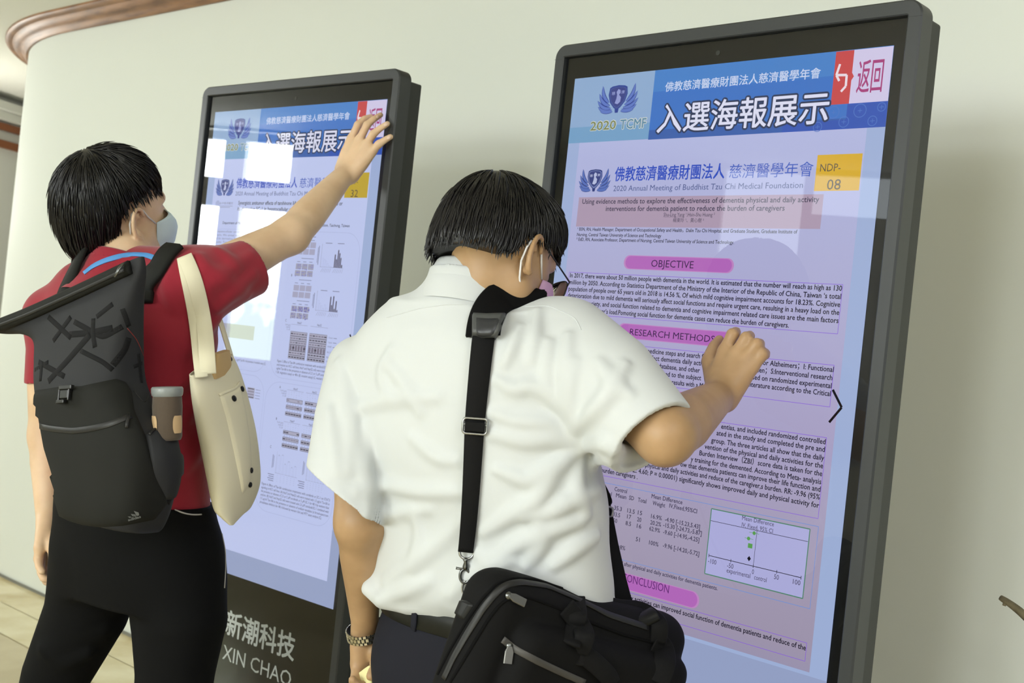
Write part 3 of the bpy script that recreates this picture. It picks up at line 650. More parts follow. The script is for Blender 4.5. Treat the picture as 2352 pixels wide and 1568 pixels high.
    p.text('1.5 μg/ml Tan-IIA in the presence of sorafenib assay (C).', .30, .49, .5480, .0048, 'ink_soft', 5); p.rect(.20, .47, .40, .50, 'cell_grey', 4)
    p.path([(.9365,.464),(.9645,.4862),(.9360,.5083)], .0042, 'black', 6)
    return p

def rounded_ring(ox, zt, zb, r, n=8):
    out = []
    for (cx, cz, a0) in ((ox-r, zt-r, 0), (-(ox-r), zt-r, 90), (-(ox-r), zb+r, 180), (ox-r, zb+r, 270)):
        for k in range(n+1):
            a = math.radians(a0+90*k/n); out.append((cx+r*math.cos(a), cz+r*math.sin(a)))
    return out
def build_kiosk(k, page, label):
    x, y, a = KIOSK[k]
    ctr = KO[k]+KE[k]*KW/2
    t = thing('touch_screen_kiosk', label, 'touch screen kiosk', (ctr[0], ctr[1], 0), a, 'touch screen kiosks against the wall')
    def put(mb, name, mats, parent=None, sm=False, recalc=True):
        me_o = mb.build(name, mats, None, sm, recalc); me_o.parent = parent or t; return me_o
    ox, ix = KW/2+.049, KW/2+.0245; ot, it = KTOP+.068, KTOP+.043; ob, ib = .13, .19
    yf, yb = -.014, .024
    # frame: a ring with rounded outer corners and a small front chamfer
    n = 8; O = rounded_ring(ox, ot, ob, .026, n); O2 = rounded_ring(ox-.003, ot-.003, ob+.003, .023, n); I = rounded_ring(ix, it, ib, .002, n)
    N = len(O); mb = MB()
    rings = [[(p[0], yb, p[1]) for p in I], [(p[0], yf+.002, p[1]) for p in I], [(p[0]*1.0005, yf, p[1]) for p in rounded_ring(ix+.002, it+.002, ib-.002, .004, n)], [(p[0], yf, p[1]) for p in O2], [(p[0], yf+.003, p[1]) for p in O], [(p[0], yb, p[1]) for p in O]]
    mb.add([q for r in rings for q in r], [(j*N+i, j*N+(i+1)%N, ((j+1)%6)*N+(i+1)%N, ((j+1)%6)*N+i) for j in range(6) for i in range(N)])
    fr = put(mb, 'frame', m_kframe); smooth_by_angle(fr, 30)
    # joint lines of the frame corners
    for sx in (-1, 1):
        mb = MB(); mb.box((sx*(ox+ix)/2, yf-.0001, it-.004), (.0235, .0005, .0007)); put(mb, 'joint_line', m_kside, fr)
    mb = MB(); R_ = rounded_ring(ox-.004, ot-.022, .06, .006, 3); NN = len(R_)
    mb.add([(p[0], .0245, p[1]) for p in R_]+[(p[0], .062, p[1]) for p in R_], [(i, (i+1)%NN, NN+(i+1)%NN, NN+i) for i in range(NN)]+[tuple(range(NN)), tuple(range(2*NN-1, NN-1, -1))])
    put(mb, 'cabinet', m_kside)
    mb = MB(); mb.box((0, .012, (it+ib)/2), (2*ix-.001, .020, it-ib)); put(mb, 'glass_border', m_kblack)
    mats = []
    dsp = page.mb
    o = put(dsp, 'display', [screen_material(nm) for nm in page.names], None, False, False)
    # lower panel lettering
    m_let = mat('panel_lettering_white', (236,242,242), .5)
    lp = Page([]); lp.cjk('新潮科技', .4175, 1.0745, .8215, 1.1270, 'w', 1, .022); put(lp.mb, 'panel_lettering', m_let, None, False, False)
    V0, _ = text_mesh('XIN CHAO'); V1, _ = text_mesh('XIN'); V2, _ = text_mesh('CHAO'); sx = (.8203-.4165)/(V0[:,0].max()-V0[:,0].min())
    for w_, a_ in (('XIN', .4165), ('CHAO', .8203-sx*(V2[:,0].max()-V2[:,0].min()))):
        Vw, _ = text_mesh(w_); lp = Page([]); lp.text(w_, a_, a_+sx*(Vw[:,0].max()-Vw[:,0].min()), 1.1795, .0300, 'w', 1); put(lp.mb, 'panel_lettering', m_let, None, False, False)
    lp = Page([]); lp.disc(.3577, 1.1817, .002, 'w', 1); put(lp.mb, 'panel_dot', m_let, None, False, False)
    mb = MB(); mb.box((0, -.0052, (it+ib)/2), (2*ix-.0012, .002, it-ib-.001)); 
    mb = MB(); z0, z1, hx = ib+.0005, it-.0005, ix-.0006; mb.quad((-hx,-.0045,z0), (hx,-.0045,z0), (hx,-.0045,z1), (-hx,-.0045,z1)); put(mb, 'screen_glass', m_pane, None, False, False)
    mb = MB(); mb.disc = None; mb.lathe([(0,0),(.0045,0),(.0045,.001),(0,.001)], 16, M=np.array([[1,0,0,0],[0,0,1,-.0012],[0,1,0,KTOP+.020],[0,0,0,1.0]])); put(mb, 'camera_eye', m_kside)
    mb = MB(); mb.box((0, .05, .035), (2*ox-.09, .20, .05)); mb.box((0, .05, .005), (2*ox-.11, .18, .01)); b = put(mb, 'base', m_kside); bevel(b, .008)
    mb = MB(); mb.box((0, .028, .095), (2*ox-.12, .056, .08)); put(mb, 'plinth', m_kside)
    return t
build_kiosk('L', page_left(), 'black touch screen kiosk further left, showing a white poster numbered 32')
build_kiosk('R', page_right(), 'black touch screen kiosk on the right, showing a pink poster numbered 08')
# ================================================================== implicit-surface modeller (bodies, clothes, soft bags)
class SDF:
    def __init__(s): s.items = []
    def _add(s, fn, c, r, op, k): s.items.append((fn, np.asarray(c, float), float(r), op, k)); return s
    def chain(s, pts, rad, k=.015, op='u', flat=None, nrm=None):
        P = np.array(pts, float); rad = np.array([rad]*len(P) if np.isscalar(rad) else rad, float)
        lo, hi = P.min(0), P.max(0); c = (lo+hi)/2; R = np.linalg.norm(hi-lo)/2+rad.max()*1.3
        n_ = None if nrm is None else unit(nrm)
        def fn(X):
            best = None
            for i in range(len(P)-1):
                a, b = P[i], P[i+1]; ab = b-a; w = X-a
                if n_ is not None:
                    ab2 = ab+n_*(ab@n_)*(1/flat-1); w = w+np.outer(w@n_, n_)*(1/flat-1)
                else: ab2 = ab
                t = np.clip((w@ab2)/(ab2@ab2+1e-12), 0, 1)
                d = np.linalg.norm(w-t[:,None]*ab2, axis=1)-(rad[i]+(rad[i+1]-rad[i])*t)
                best = d if best is None else np.minimum(best, d)
            return best if n_ is None else best*min(1, flat*1.25)
        return s._add(fn, c, R, op, k)
    def ell(s, c, axes, rad, k=.015, op='u'):
        c = np.asarray(c, float); A = np.asarray(axes, float); rad = np.asarray(rad, float)
        def fn(X):
            q = (X-c)@A; k0 = np.linalg.norm(q/rad, axis=1); k1 = np.linalg.norm(q/(rad*rad), axis=1)
            return np.where(k0 < 1e-6, -rad.min(), k0*(k0-1)/np.maximum(k1, 1e-9))
        return s._add(fn, c, rad.max(), op, k)
    def loft(s, secs, k=.02, op='u', e=2.3):
        # secs: (centre, lateral unit, forward unit, rx, ry) ordered by z
        secs = sorted(secs, key=lambda q: q[0][2])
        Zs = np.array([q[0][2] for q in secs]); C = np.array([q[0] for q in secs]); Lt = np.array([q[1] for q in secs]); Fw = np.array([q[2] for q in secs]); RX = np.array([q[3] for q in secs]); RY = np.array([q[4] for q in secs])
        lo = C.min(0)-RX.max(); hi = C.max(0)+RX.max(); c = (lo+hi)/2; R = np.linalg.norm(hi-lo)/2
        def ip(z, A):
            # smooth (cubic hermite) interpolation over z
            i = np.clip(np.searchsorted(Zs, z)-1, 0, len(Zs)-2); t = np.clip((z-Zs[i])/(Zs[i+1]-Zs[i]), 0, 1); h = Zs[i+1]-Zs[i]
            im = np.maximum(i-1, 0); ip2 = np.minimum(i+2, len(Zs)-1)
            m0 = (A[i+1]-A[im])/((Zs[i+1]-Zs[im]).reshape((-1,)+(1,)*(A.ndim-1)))*h.reshape((-1,)+(1,)*(A.ndim-1))
            m1 = (A[ip2]-A[i])/((Zs[ip2]-Zs[i]).reshape((-1,)+(1,)*(A.ndim-1)))*h.reshape((-1,)+(1,)*(A.ndim-1))
            t = t.reshape((-1,)+(1,)*(A.ndim-1)); t2 = t*t; t3 = t2*t
            return (2*t3-3*t2+1)*A[i]+(t3-2*t2+t)*m0+(-2*t3+3*t2)*A[i+1]+(t3-t2)*m1
        def fn(X):
            z = np.clip(X[:,2], Zs[0], Zs[-1]); cc = ip(z, C); w = X-cc; w[:,2] = 0
            a = np.abs((w*ip(z, Lt)).sum(1))/ip(z, RX); b = np.abs((w*ip(z, Fw)).sum(1))/ip(z, RY)
            g = (a**e+b**e)**(1/e); d = (g-1)*np.minimum(ip(z, RX), ip(z, RY))*1.0
            d = np.where(g > 1, d*1.15, d)
            dz = np.maximum(Zs[0]-X[:,2], X[:,2]-Zs[-1])
            return np.where(dz > 0, np.sqrt(np.maximum(d, 0)**2+dz**2)+np.minimum(d, 0)*0, np.maximum(d, np.minimum(dz, 0)))
        return s._add(fn, c, R, op, k)
    def func(s, fn, c, r, op='u', k=.01): return s._add(fn, c, r, op, k)
    def eval(s, X, cc=None, cr=None):
        d = np.full(len(X), 1e3)
        for fn, c, r, op, k in s.items:
            if cc is not None and np.linalg.norm(cc-c)-r-cr > .07: continue
            v = fn(X)
            if op == 'u':
                if k > 0:
                    h = np.clip(.5+.5*(v-d)/k, 0, 1); d = np.where(v > 900, d, v+(d-v)*h-k*h*(1-h)) if True else d
                    # h=1 keeps d, h=0 takes v
                else: d = np.minimum(d, v)
            elif op == 's':
                if k > 0: h = np.clip(.5-.5*(v+d)/k, 0, 1); d = d+(-v-d)*h+k*h*(1-h)
                else: d = np.maximum(d, -v)
            elif op == 'i': d = np.maximum(d, v)
            elif op == 'add': d = d+v          # displacement field
        return d
    def mesh(s, lo, hi, h, name, relax=0):
        lo = np.asarray(lo, float); hi = np.asarray(hi, float); B = 8
        nb = np.ceil((hi-lo)/(h*B)).astype(int)+1; n = nb*B
        V = np.ones(tuple(n), np.float32)
        bs = h*B
        gi = np.stack(np.meshgrid(*[np.arange(m) for m in nb], indexing='ij'), -1).reshape(-1, 3)
        cen = lo+(gi+.5)*bs
        # coarse classification, in super-chunks
        dc = np.empty(len(gi))
        key = (gi//6); kk = key[:,0]*100000+key[:,1]*300+key[:,2]
        for u in np.unique(kk):
            ix = np.where(kk == u)[0]; P = cen[ix]; c = (P.min(0)+P.max(0))/2; dc[ix] = s.eval(P, c, np.linalg.norm(P.max(0)-P.min(0))/2+bs)
        act = np.abs(dc) < bs*1.15
        off = np.stack(np.meshgrid(*[np.arange(B)]*3, indexing='ij'), -1).reshape(-1, 3)
        neg = np.where(~act & (dc < 0))[0]
        for i in neg: g = gi[i]*B; V[g[0]:g[0]+B, g[1]:g[1]+B, g[2]:g[2]+B] = -1
        ai = np.where(act)[0]; key = (gi//3); kk = (key[:,0]*100000+key[:,1]*300+key[:,2])[ai]
        order = np.argsort(kk, kind='stable'); ai = ai[order]; kk = kk[order]
        st = np.flatnonzero(np.r_[True, kk[1:] != kk[:-1]]); st = np.r_[st, len(kk)]
        for a, b in zip(st[:-1], st[1:]):
            g = gi[ai[a:b]]; idx = (g[:,None,:]*B+off[None]).reshape(-1, 3); P = lo+idx*h
            c = (P.min(0)+P.max(0))/2; V[idx[:,0], idx[:,1], idx[:,2]] = s.eval(P, c, np.linalg.norm(P.max(0)-P.min(0))/2)
        S = V < 0
        c8 = [(x,y,z) for x in (0,1) for y in (0,1) for z in (0,1)]
        sl = lambda A, o: A[o[0]:A.shape[0]-1+o[0], o[1]:A.shape[1]-1+o[1], o[2]:A.shape[2]-1+o[2]]
        anyn = np.zeros(tuple(n-1), bool); alln = np.ones(tuple(n-1), bool)
        for o in c8: q = sl(S, o); anyn |= q; alln &= q
        cells = np.argwhere(anyn & ~alln)
        cid = -np.ones(tuple(n-1), np.int32); cid[cells[:,0], cells[:,1], cells[:,2]] = np.arange(len(cells))
        val = np.stack([V[cells[:,0]+o[0], cells[:,1]+o[1], cells[:,2]+o[2]] for o in c8], 1)
        acc = np.zeros((len(cells), 3)); cnt = np.zeros(len(cells))
        for i in range(8):
            for j in range(i+1, 8):
                dd = np.array(c8[j])-np.array(c8[i])
                if np.abs(dd).sum() != 1: continue
                a, b = val[:,i], val[:,j]; mk = (a < 0) != (b < 0); t = np.where(mk, a/(a-b+1e-12*(a == b)), 0)
                acc[mk] += (np.array(c8[i])[None]+t[:,None]*dd)[mk]; cnt += mk
        vert = lo+(cells+acc/cnt[:,None])*h
        quads = []
        for ax in range(3):
            o = [0,0,0]; o[ax] = 1; u, w = [(1,2),(2,0),(0,1)][ax]
            A = S[:-1,:-1,:-1]; Bq = sl(S, o)
            e = np.argwhere(A != Bq)
            ok = (e[:,u] > 0) & (e[:,w] > 0); e = e[ok]
            s0 = A[e[:,0], e[:,1], e[:,2]]
            def cc_(du, dw):
                q = e.copy(); q[:,u] -= du; q[:,w] -= dw; return cid[q[:,0], q[:,1], q[:,2]]
            Q = np.stack([cc_(1,1), cc_(0,1), cc_(0,0), cc_(1,0)], 1)
            Q[~s0] = Q[~s0][:, ::-1]; quads.append(Q)
        Q = np.concatenate(quads); Q = Q[(Q >= 0).all(1)]
        for _ in range(relax):
            sm = np.zeros_like(vert); ct = np.zeros(len(vert))
            for a, b in ((0,1),(1,2),(2,3),(3,0)):
                np.add.at(sm, Q[:,a], vert[Q[:,b]]); np.add.at(ct, Q[:,a], 1); np.add.at(sm, Q[:,b], vert[Q[:,a]]); np.add.at(ct, Q[:,b], 1)
            vert = vert*.5+.5*sm/np.maximum(ct, 1)[:,None]
        return np_mesh(name, vert, Q)
def np_mesh(name, V, Q):
    me = bpy.data.meshes.new(name); me.vertices.add(len(V)); me.vertices.foreach_set('co', np.ascontiguousarray(V, np.float32).ravel())
    n = Q.shape[1]; me.loops.add(Q.size); me.loops.foreach_set('vertex_index', np.ascontiguousarray(Q, np.int32).ravel())
    me.polygons.add(len(Q)); me.polygons.foreach_set('loop_start', np.arange(0, Q.size, n, dtype=np.int32))
    me.update(calc_edges=True); me.validate(); return me
def keep_largest(me):
    bm = bmesh.new(); bm.from_mesh(me); bm.verts.ensure_lookup_table(); seen = np.full(len(bm.verts), -1); comps = []
    for v in bm.verts:
        if seen[v.index] >= 0: continue
        st = [v]; seen[v.index] = len(comps); cnt = 0
        while st:
            x = st.pop(); cnt += 1
            for e in x.link_edges:
                y = e.other_vert(x)
                if seen[y.index] < 0: seen[y.index] = len(comps); st.append(y)
        comps.append(cnt)
    big = int(np.argmax(comps)); bmesh.ops.delete(bm, geom=[v for v in bm.verts if seen[v.index] != big], context='VERTS'); bm.to_mesh(me); bm.free(); return me
def bvh_of(*objs):
    V = []; F = []
    for o in objs:
        me = o if isinstance(o, bpy.types.Mesh) else o.data
        n = len(V); V += [v.co.copy() for v in me.vertices]; F += [[i+n for i in p.vertices] for p in me.polygons]
    return BVHTree.FromPolygons(V, F)
def hit(bvh, x, y, off=0.0):
    # surface point met by the sight line through a photo point
    d = unit(ray(x, y)); r = bvh.ray_cast(Vector(CO), Vector(d))
    if r[0] is None: return None, None
    p = np.array(r[0]); n = np.array(r[1])
    if n@d > 0: n = -n
    return p+n*off, n
def trail(bvh, pts, off=0.0, step=14, depth=None):
    # polyline of photo points draped over a surface
    dense = []
    for (a, b) in zip(pts, pts[1:]):
        k = max(1, int(math.hypot(b[0]-a[0], b[1]-a[1])/step))
        dense += [(a[0]+(b[0]-a[0])*i/k, a[1]+(b[1]-a[1])*i/k) for i in range(k)]
    dense.append(pts[-1]); P = []; N = []
    for q in dense:
        p, n = hit(bvh, q[0], q[1], off)
        if p is not None: P.append(p); N.append(n)
    if len(P) > 4:
        Na = np.array(N)
        for _ in range(3): Na[1:-1] = (Na[:-2]+Na[1:-1]*2+Na[2:])/4
        N = [unit(q) for q in Na]
        Pa = np.array(P)
        for _ in range(2): Pa[1:-1] = (Pa[:-2]+Pa[1:-1]*2+Pa[2:])/4
        P = list(Pa)
    return P, N
def frame_head(f, r):
    f = unit(f); r = unit(np.asarray(r)-f*(np.asarray(r)@f)); u = np.cross(r, f); return np.stack([r, f, u], 1)
def head_ypr(a, b, c):
    a, b, c = (math.radians(v) for v in (a, b, c))
    h = np.array([math.sin(a), math.cos(a), 0]); r = np.array([math.cos(a), -math.sin(a), 0]); z = np.array([0,0,1.0])
    f = h*math.cos(b)+z*math.sin(b); u = np.cross(r, f)
    return np.stack([r*math.cos(c)+u*math.sin(c), f, -r*math.sin(c)+u*math.cos(c)], 1)
def add_head(S, o, A, mouth=True):
    W = lambda *p: np.asarray(o)+A@np.array(p)
    E = lambda c, rad, k=.02, op='u': S.ell(W(*c), A, rad, k, op)
    E((0,-.016,.034), (.074,.090,.088), .02); E((0,.018,.012), (.066,.074,.080), .03)
    E((0,.034,-.040), (.056,.060,.075), .03); E((0,.060,-.082), (.030,.030,.030), .035)         # cheeks, chin
    S.chain([W(-.054,.012,-.055), W(-.030,.062,-.094)], [.020,.016], .03); S.chain([W(.054,.012,-.055), W(.030,.062,-.094)], [.020,.016], .03)
    S.chain([W(-.034,.080,.026), W(0,.086,.028), W(.034,.080,.026)], .012, .02)                  # brow
    S.chain([W(0,.090,.014), W(0,.103,-.010), W(0,.112,-.028)], [.007,.009,.0115], .014)         # nose
    S.chain([W(-.012,.098,-.032), W(.012,.098,-.032)], .0075, .012)
    E((-.032,.088,.004), (.015,.012,.009), .012, 's'); E((.032,.088,.004), (.015,.012,.009), .012, 's')
    E((-.032,.076,.003), (.0125,.0125,.0115), .004); E((.032,.076,.003), (.0125,.0125,.0115), .004)
    S.chain([W(-.020,.088,-.055), W(0,.096,-.053), W(.020,.088,-.055)], [.004,.006,.004], .008); S.chain([W(-.017,.087,-.064), W(0,.095,-.065), W(.017,.087,-.064)], [.004,.0065,.004], .008)
    for sx in (-1, 1):
        # ear: rim, lobe, hollow
        c = np.array([sx*.072,-.006,-.006])
        def el(th, ry=.0185, rz=.032, ex=0): 
            a = math.radians(th); return W(*(c+np.array([sx*(.009+ex+.016*(.5-.5*math.cos(a))), ry*math.cos(a), rz*math.sin(a)])))
        S.chain([el(t) for t in range(25, 266, 24)], [.0036,.0040,.0042,.0044,.0044,.0044,.0044,.0046,.005,.0056,.0056], .004)
        S.ell(W(*(c+np.array([sx*.006,-.004,.002]))), A@np.array([[.86,sx*.5,0],[-sx*.5,.86,0],[0,0,1]]), (.0042,.014,.025), .006)
        S.ell(W(*(c+np.array([sx*.008,.001,-.026]))), A, (.0045,.0075,.0085), .006)
        S.ell(W(*(c+np.array([sx*.011,.002,-.002]))), A, (.0050,.0065,.0110), .004, 's')
def add_hand(S, wrist, mcps, fingers, thumb, rw=.0155, nrm=None, fr=.0082, sp=.55):
    wrist = np.asarray(wrist, float); n = len(mcps)
    for i, mpt in enumerate(mcps):
        mpt = np.asarray(mpt, float); base = wrist+(np.asarray(mcps[i])-np.mean(mcps, 0))*sp
        S.chain([base, (base+mpt)/2, mpt], [rw,.0152,.0118], .014)
    for f, mpt in zip(fingers, mcps):
        pts = [np.asarray(mpt)]+[np.asarray(q) for q in f]
        k = fr/.0082
        S.chain(pts, [.0103*k,.0092*k,.0080*k,.0068*k][:len(pts)], .0045)
        S.ell(pts[1], np.eye(3), (.0094*k,)*3, .004)
    S.chain([np.asarray(q) for q in thumb], [.017,.0145,.0108,.0085][:len(thumb)], .008)
def person(label, base):
    return thing('person', label, 'person', base)
m_skin = mat('skin_warm', (214,182,148), .48, spec=.4, sss=.12); add_noise_col(m_skin, (212,180,146), (226,196,163), 14, 4)
m_skin2 = mat('skin_tan', (190,156,120), .46, spec=.4, sss=.12); add_noise_col(m_skin2, (162,130,94), (180,147,110), 12, 4)
m_hair = mat('hair_black', (17,16,17), .34, spec=.55)
def make_hair(name, S_cap, lo, hi, h, parent, locks, mat_):
    # cap and locks in one mesh
    me = S_cap.mesh(lo, hi, h, name, 1); V = np.empty(len(me.vertices)*3, np.float32); me.vertices.foreach_get('co', V); V = V.reshape(-1, 3)
    Fq = np.array([p.vertices[:] for p in me.polygons]); bpy.data.meshes.remove(me)
    Vs = [V]; Qs = [Fq]; n = len(V)
    for pts, r0 in locks:
        k = len(pts); P = np.array(pts); ring = []
        T = np.gradient(P, axis=0); T /= (np.linalg.norm(T, axis=1)[:,None]+1e-9)
        U = np.cross(T, np.array([.31,.52,.79])); U /= (np.linalg.norm(U, axis=1)[:,None]+1e-9); Wv = np.cross(T, U)
        t = np.linspace(0, 1, k); r = r0*np.minimum(1, t*6+.25)*(1-t**2.2*.93)
        R3 = [P+r[:,None]*(math.cos(a)*U+math.sin(a)*Wv) for a in (0, 2.094, 4.189)]
        vv = np.stack(R3, 1).reshape(-1, 3); Vs.append(vv)
        q = [(n+3*i+a, n+3*i+(a+1)%3, n+3*(i+1)+(a+1)%3, n+3*(i+1)+a) for i in range(k-1) for a in range(3)]; Qs.append(np.array(q)); n += len(vv)
    o = link(name, np_mesh(name, np.concatenate(Vs), np.concatenate(Qs)), mat_, parent, True); return o

def head_hair(o, A, parent, hl, bulk, whorl, seed, n_locks=1500, length=(.04,.075), lock_r=.0019, lift=.004, part=None, extra=()):
    o = np.asarray(o); Wp = lambda p: o+A@np.asarray(p, float); Lo = lambda X: (X-o)@A
    S = SDF()
    for c, rad, k in bulk: S.ell(Wp(c), A, rad, k)
    ys = np.array([q[0] for q in hl]); zs = np.array([q[1] for q in hl])
    def cut(X): q = Lo(X); return (np.interp(q[:,1], ys, zs)-q[:,2])*.75
    S.func(cut, o, .3, 'i', 0)
    E1 = lambda c, rad, op: S.ell(Wp(c), A, rad, .004, op)
    tmp = S.mesh(o-.2, o+.2, .005, 'tmp'); bv = bvh_of(tmp)
    rng = np.random.default_rng(seed); nv = len(tmp.vertices)
    V = np.empty(nv*3, np.float32); tmp.vertices.foreach_get('co', V); V = V.reshape(-1,3); bpy.data.meshes.remove(tmp)
    q = Lo(V); outer = np.array([bv.ray_cast(Vector(p+1e-3*unit(p-o)), Vector(unit(p-o)))[0] is None for p in V[:]])
    cand = np.where(outer & (q[:,2] > np.interp(q[:,1], ys, zs)+.004))[0]
    locks = []; wh = np.asarray(whorl, float)
    for i in rng.choice(cand, n_locks):
        p = V[i].astype(float); ln = rng.uniform(*length); K = 7; pts = []; jit = rng.normal(0, .22, 3); lf = rng.uniform(.0, 1.0)**2*lift+.0012; r0 = lock_r*rng.uniform(.6,1.3)
        for k in range(K):
            l = (p-o)@A; d = l-wh; d = d/(np.linalg.norm(d)+1e-6)
            g = np.array([0,.35 if l[1] > .02 and l[2] > .06 else 0, -.75]); d = d*1.0+g*min(1, .3+k/K)+jit*.35
            n = bv.find_nearest(Vector(p)); nn = np.array(n[1]) if n[0] is not None else unit(p-o)
            if nn@(p-o) < 0: nn = unit(p-o)
            below = l[2] < np.interp(l[1], ys, zs)+.002
            dw = A@d
            if not below: dw = dw-nn*(dw@nn)
            dw = unit(dw)
            if n[0] is not None and not below: p = np.array(n[0])
            pts.append(p+nn*(lf*(.25+k/K)))
            p = p+(dw if not below else unit(dw+np.array([0,0,-.8])))*ln/K*(1 if not below else .30)
        locks.append((pts, r0))
    for pts, r in extra: locks.append(([Wp(p) for p in pts], r))
    return make_hair('hair', S, o-.2, o+.2, .0034, parent, locks, m_hair)
# ================================================================== the person in the white shirt
def sec(L, R_, Yc, psi, ratio, dz=0.0):
    c = at((L[0]+R_[0])/2, (L[1]+R_[1])/2, Yc); a = math.hypot(R_[0]-L[0], R_[1]-L[1])/2*Yc/FPX
    cs, sn = math.cos(psi), math.sin(psi); rx = a/math.sqrt(cs*cs+(ratio*sn)**2)
    return (c, np.array([cs,-sn,0]), np.array([sn,cs,0]), rx, rx*ratio)
def grow(secs, d): return [(c, l, f, rx+d, ry+d) for c, l, f, rx, ry in secs]
def legs(S, hipL, hipR, kneeL, kneeR, ankL, ankR, r, k=.03):
    for h, n, a in ((hipL, kneeL, ankL), (hipR, kneeR, ankR)):
        S.chain([h, (np.array(h)+np.array(n))/2, n, (np.array(n)+np.array(a))/2, a], r, k)
def shoe(name, ankle, heading, mat_, sole, parent):
    c = np.array([ankle[0], ankle[1], 0]); f = np.array([math.sin(heading), math.cos(heading), 0]); l = np.array([f[1], -f[0], 0])
    S = SDF(); z = np.array([0,0,1.0])
    S.chain([c-f*.045+z*.045, c+f*.03+z*.05, c+f*.10+z*.035, c+f*.155+z*.028], [.040,.042,.040,.032], .02)
    S.chain([c-f*.03+z*.06, c-f*.02+z*.105], [.045,.046], .02)
    S.func(lambda X: .018-X[:,2], c, .3, 'i', 0)
    o = link(name, S.mesh(c-.26, c+.26, .006, name), mat_, parent, True)
    mb = MB(); pts = [c+f*a+l*b for a, b in ((-.085,-.02),(-.07,-.034),(0,-.034),(.08,-.044),(.14,-.038),(.18,-.015),(.18,.015),(.14,.038),(.08,.040),(0,.034),(-.07,.034),(-.085,.02))]
    mb.prism([p+z*.001 for p in pts], None, z*.022); mb.build('sole', sole, o); return o

PB = person('person bending to the right-hand screen, white short-sleeved shirt, glasses and pink mask, black shoulder bag', (0, 1.92, 0))
psiB = math.radians(32)
hB = np.array([math.sin(psiB), math.cos(psiB), 0]); rB = np.array([math.cos(psiB), -math.sin(psiB), 0])
YB = 1.93
rowsB = [((905,694),(1250,730),1.925,.62),((842,764),(1352,800),1.93,.60),((800,860),(1368,905),1.935,.60),((792,985),(1366,1030),1.94,.60),((815,1100),(1385,1125),1.94,.60),((842,1190),(1388,1225),1.945,.60),((842,1285),(1398,1330),1.95,.60),((850,1340),(1392,1392),1.955,.60),((905,1385),(1350,1432),1.96,.60)]
torsoB = [sec(L, R_, Y, psiB, q) for L, R_, Y, q in rowsB]
shLB, shRB = at(830,850,2.02), at(1300,800,1.87)
elRB, wrRB = at(1528,1000,1.735), kplane('R', 1655, 908, .085)
elLB, wrLB = at(826,1200,1.93), at(839,1445,2.06)
neckB = at(1085,655,1.93)
# head frame: bowed, turned to the right
AB = head_ypr(46, -22, 6); headB = np.array([-.037, 1.914, 1.4965])

handRB = dict(mcps=[kplane('R',1664,806,.060), kplane('R',1692,811,.062), kplane('R',1713,823,.060), kplane('R',1727,843,.054)],
  fingers=[[kplane('R',1683,768,.052), kplane('R',1690,762,.028), kplane('R',1690,768,.0105)],
           [kplane('R',1714,776,.054), kplane('R',1722,771,.028), kplane('R',1723,777,.0105)],
           [kplane('R',1738,791,.052), kplane('R',1745,789,.028), kplane('R',1746,795,.0105)],
           [kplane('R',1750,814,.046), kplane('R',1757,811,.026), kplane('R',1758,816,.0105)]],
  thumb=[kplane('R',1640,868,.070), kplane('R',1630,828,.055), kplane('R',1640,797,.034), kplane('R',1652,780,.014)])
# left hand hanging, palm towards the back, fingers closed on a folded paper bag
handLB = dict(mcps=[at(866,1518,2.075), at(850,1528,2.062), at(834,1530,2.052), at(820,1524,2.046)],
  fingers=[[at(868,1552,2.060), at(858,1566,2.040), at(846,1560,2.025)], [at(852,1566,2.046), at(842,1580,2.026), at(832,1572,2.012)],
           [at(834,1566,2.036), at(826,1580,2.016), at(820,1570,2.004)], [at(818,1556,2.030), at(812,1568,2.014), at(810,1560,2.002)]],
  thumb=[at(860,1482,2.060), at(868,1508,2.040), at(862,1534,2.022), at(852,1552,2.010)])

S = SDF()
S.loft(grow(torsoB, -.016), 0)
S.chain([at(1092,740,1.965), at(1107,650,1.958), headB+AB@np.array([0,-.008,-.045])], [.052,.052,.052], .03)
add_head(S, headB, AB)
S.chain([shRB, (shRB+elRB)/2, elRB], [.055,.050,.041], .03); S.chain([elRB, elRB*.7+wrRB*.3, elRB*.35+wrRB*.65, wrRB], [.043,.045,.036,.0265], .02)
S.chain([shLB, (shLB+elLB)/2, elLB], [.050,.046,.040], .03); S.chain([elLB, elLB*.7+wrLB*.3, elLB*.35+wrLB*.65, wrLB], [.037,.036,.029,.0225], .02)
add_hand(S, wrRB, nrm=None, fr=.0092, **handRB); add_hand(S, wrLB, fr=.0085, rw=.0125, sp=.42, **handLB)
hipc = at(1120,1470,1.97); zc = hipc[2]
hipLB, hipRB = hipc-rB*.10-np.array([0,0,.06]), hipc+rB*.10-np.array([0,0,.06])
def down(p, z, dx=(0,0,0)): q = np.array([p[0], p[1], z])+np.array(dx); return q
knLB, knRB = down(hipLB, .50, hB*.04), down(hipRB, .50, hB*.04); anLB, anRB = down(hipLB, .09, hB*-.02-rB*.02), down(hipRB, .09, hB*-.02+rB*.02)
legs(S, hipLB, hipRB, knLB, knRB, anLB, anRB, [.075,.07,.05,.05,.036])
bodyB = link('body', S.mesh((-.62,1.50,.03), (.72,2.45,1.85), .0034, 'body'), m_skin2, PB, True)

